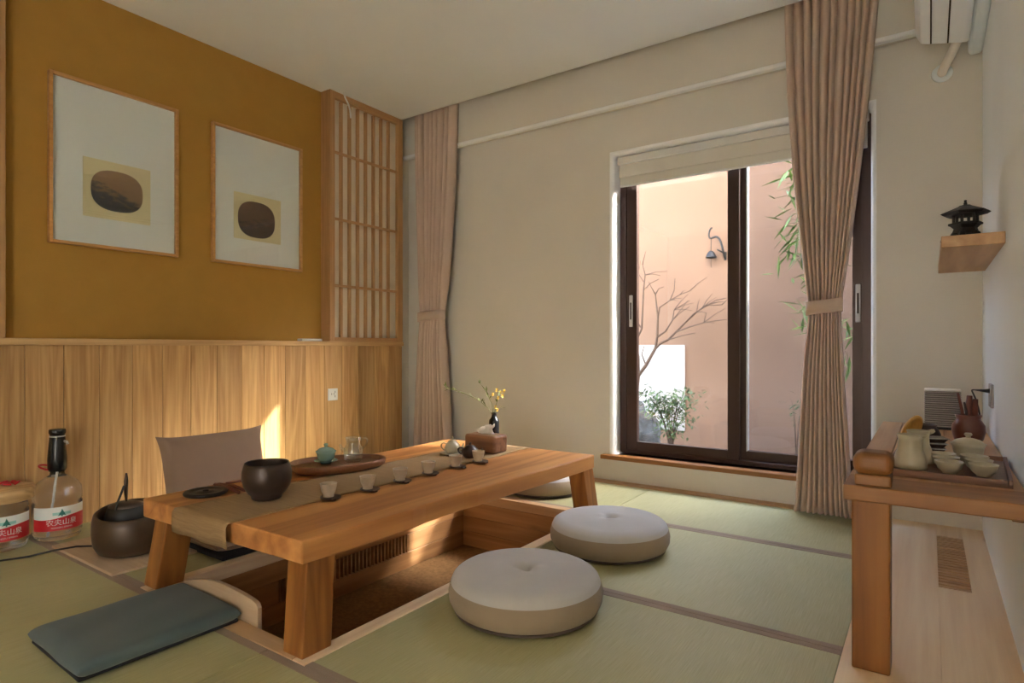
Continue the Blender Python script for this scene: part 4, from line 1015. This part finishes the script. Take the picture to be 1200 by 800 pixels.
# bell on a bracket
bb = ony(850, 300, GY)
br = thing('bell_bracket', (bb.x, GY, bb.z), 'rusty curled iron bracket on the peach garden wall', 'bracket')
dk = M['black']
MB().box(-.012, .012, -.008, 0, -.04, .04).build('plate', dk, br, .003)
MB().tube(bez((0, -.005, -.02), (0, -.10, .02), (-.02, -.04, .22), (-.10, -.05, .17), 12) + bez((-.10, -.05, .17), (-.16, -.05, .14), (-.13, -.05, .28), (-.105, -.05, .26), 8)[1:], [.010] * 13 + [.008] * 8, 8).build('arm', dk, br)
MB().tube([(0, -.005, .02), (-.06, -.05, .06)], .006, 6).build('brace', dk, br)
be = thing('wind_bell', (bb.x - .115, GY - .05, bb.z + .02), 'small iron wind bell hanging from the garden wall bracket', 'bell')
MB().lathe([(.050, -.03), (.046, -.024), (.030, .012), (.016, .028), (0, .032)], (0, 0, 0), 24).build('bell', dk, be, solid=.004)
MB().tube([(0, 0, .03), (0, 0, .14)], .003, 6).build('hanger', dk, be)
MB().tube([(0, 0, .0), (0, 0, -.12)], .002, 6).build('cord', dk, be)
# rock
def rock(loc, s, label, seed):
    bm = bmesh.new(); bmesh.ops.create_icosphere(bm, subdivisions=4, radius=1)
    for vt in bm.verts:
        n_ = vt.co.normalized(); dd = 1 + .35 * mnoise.noise(n_ * 1.6 + Vector((seed, 0, 0))) + .10 * mnoise.noise(n_ * 5 + Vector((0, seed, 0)))
        vt.co = Vector((n_.x * s[0], n_.y * s[1], max(n_.z, -.5) * s[2])) * dd
    me = bpy.data.meshes.new('rock'); bm.to_mesh(me); bm.free(); me.materials.append(M['rock'])
    o = link('garden_rock', me); o.location = loc; tag(o, label, 'rock', 'garden rocks'); return o
r0 = ony(752, 490, 5.25)
rock((r0.x - .03, 5.22, .12), (.20, .13, .24), 'mossy dark rock under the bare tree by the window', 1.0)
rock((r0.x + .10, 4.72, -.03), (.22, .09, .13), 'low grey rock at the foot of the taller mossy rock', 4.0)
# bare tree
tree = thing('bare_tree', (-2.22, 5.44, -.12), 'leafless twiggy garden tree with a forked trunk', 'tree')
TO = Vector(tree.location); YT = 5.44
def tp(px, py, dy=0): return ony(px, py, YT + dy) - TO
mb = MB()
branches = [([(745, 500), (746, 455), (748, 440), (757, 428), (768, 408), (770, 395), (771, 372), (768, 345)], .024, .006),
            ([(768, 408), (774, 402), (783, 398), (792, 389), (803, 378), (816, 366), (826, 358), (846, 357)], .014, .003),
            ([(748, 440), (748, 418), (745, 400), (752, 385), (754, 340), (756, 322), (753, 310)], .015, .003),
            ([(771, 372), (773, 360), (785, 352), (797, 345), (808, 341)], .008, .002),
            ([(770, 395), (780, 388), (788, 375), (790, 363), (808, 352)], .009, .002),
            ([(792, 389), (808, 383), (825, 378), (837, 376)], .007, .002),
            ([(803, 378), (812, 368), (822, 362), (838, 352)], .006, .002),
            ([(768, 345), (764, 338), (760, 330)], .005, .002), ([(768, 345), (772, 338), (778, 336)], .005, .002),
            ([(754, 340), (762, 332), (772, 327)], .005, .002), ([(754, 330), (748, 320), (751, 305)], .004, .002),
            ([(785, 352), (790, 340), (791, 326)], .005, .002), ([(757, 428), (752, 415), (755, 405)], .007, .003),
            ([(788, 375), (800, 360), (806, 352)], .004, .002), ([(783, 398), (800, 393), (815, 390)], .006, .002), ([(752, 385), (745, 375), (740, 360)], .006, .002)]
for k, (pts, r0_, r1_) in enumerate(branches):
    P = [tp(px, py, .06 * math.sin(k * 2.3) * i / len(pts)) for i, (px, py) in enumerate(pts)]
    mb.tube([tuple(q) for q in P], [r0_ + (r1_ - r0_) * i / (len(P) - 1) for i in range(len(P))], 6)
for (pts, r0_, r1_) in branches[1:7]:
    for k in range(4):
        i = random.randint(len(pts) // 2, len(pts) - 1); q0 = tp(*pts[i]); dv = Vector((random.uniform(.02, .22), random.uniform(-.06, .06), random.uniform(-.02, .14)))
        mb.tube([tuple(q0), tuple(q0 + dv * .5 + Vector((0, 0, .01))), tuple(q0 + dv)], [.004, .003, .0015], 5)
mb.tube([(-.10, 0, 0), tuple(tp(745, 500))], [.03, .026], 7)
mb.build('branches', M['bark'], tree)
# nandina bush
def shrub(name, label, base, targets, nleaf, L_, W_, mat, spread, grp, stem_r=.006, arch=.06, droop=0.0):
    r = thing(name, base, label, 'shrub', grp); bo_ = Vector(base)
    ms, ml = MB(), MB()
    for t in targets:
        d_ = t - bo_
        P = bez((0, 0, 0), (d_.x * .05, d_.y * .05, d_.z * .55), (d_.x * .45, d_.y * .45, d_.z + arch), tuple(d_), 12)
        ms.tube([tuple(q) for q in P], [stem_r * (1 - .07 * i) for i in range(13)], 5)
        for _ in range(nleaf):
            q = P[random.randint(8, 12)] + Vector((random.gauss(0, spread), random.gauss(0, spread), random.gauss(0, spread * .7)))
            leafquad(ml, q, (random.uniform(-1, .8), random.uniform(-.7, .7), random.uniform(-.8, .5) - droop), random.uniform(.7, 1.25) * L_, W_)
    ms.build('stems', M['bark'], r); o = ml.build('foliage', mat, r); o['kind'] = 'stuff'; return r
tg_ = [ony(x, y, 4.97 + random.uniform(-.06, .06)) for x, y in ((748, 462), (757, 470), (770, 465), (780, 472), (790, 468), (800, 470), (812, 462), (776, 485), (788, 497), (796, 480), (765, 480), (806, 492), (783, 505))]
shrub('nandina_bush', 'low leafy green bush in front of the peach garden wall', (-1.80, 4.97, -.12), tg_, 60, .055, .010, M['leaf'], .06, None)
tg_ = [ony(x, y, 5.0 + random.uniform(-.12, .12)) for x, y in ((930, 200), (922, 215), (935, 232), (925, 250), (940, 262), (918, 262), (932, 285), (940, 300), (925, 305), (945, 315), (955, 240), (968, 280), (950, 210), (930, 355), (940, 370), (945, 385), (992, 380), (994, 420))]
shrub('bamboo', 'tall bamboo clump with narrow leaves seen past the curtain', (-.56, 5.0, -.12), tg_, 13, .17, .013, M['leaf2'], .055, None, .006, .25, .2)
tg_ = [ony(x, y, 5.1) for x, y in ((925, 468), (930, 480), (938, 490), (945, 475))]
shrub('garden_shrub', 'sparse low shrub with thin twigs behind the curtain foot', (-.85, 5.1, -.12), tg_, 7, .05, .008, M['leaf'], .04, None, .004)
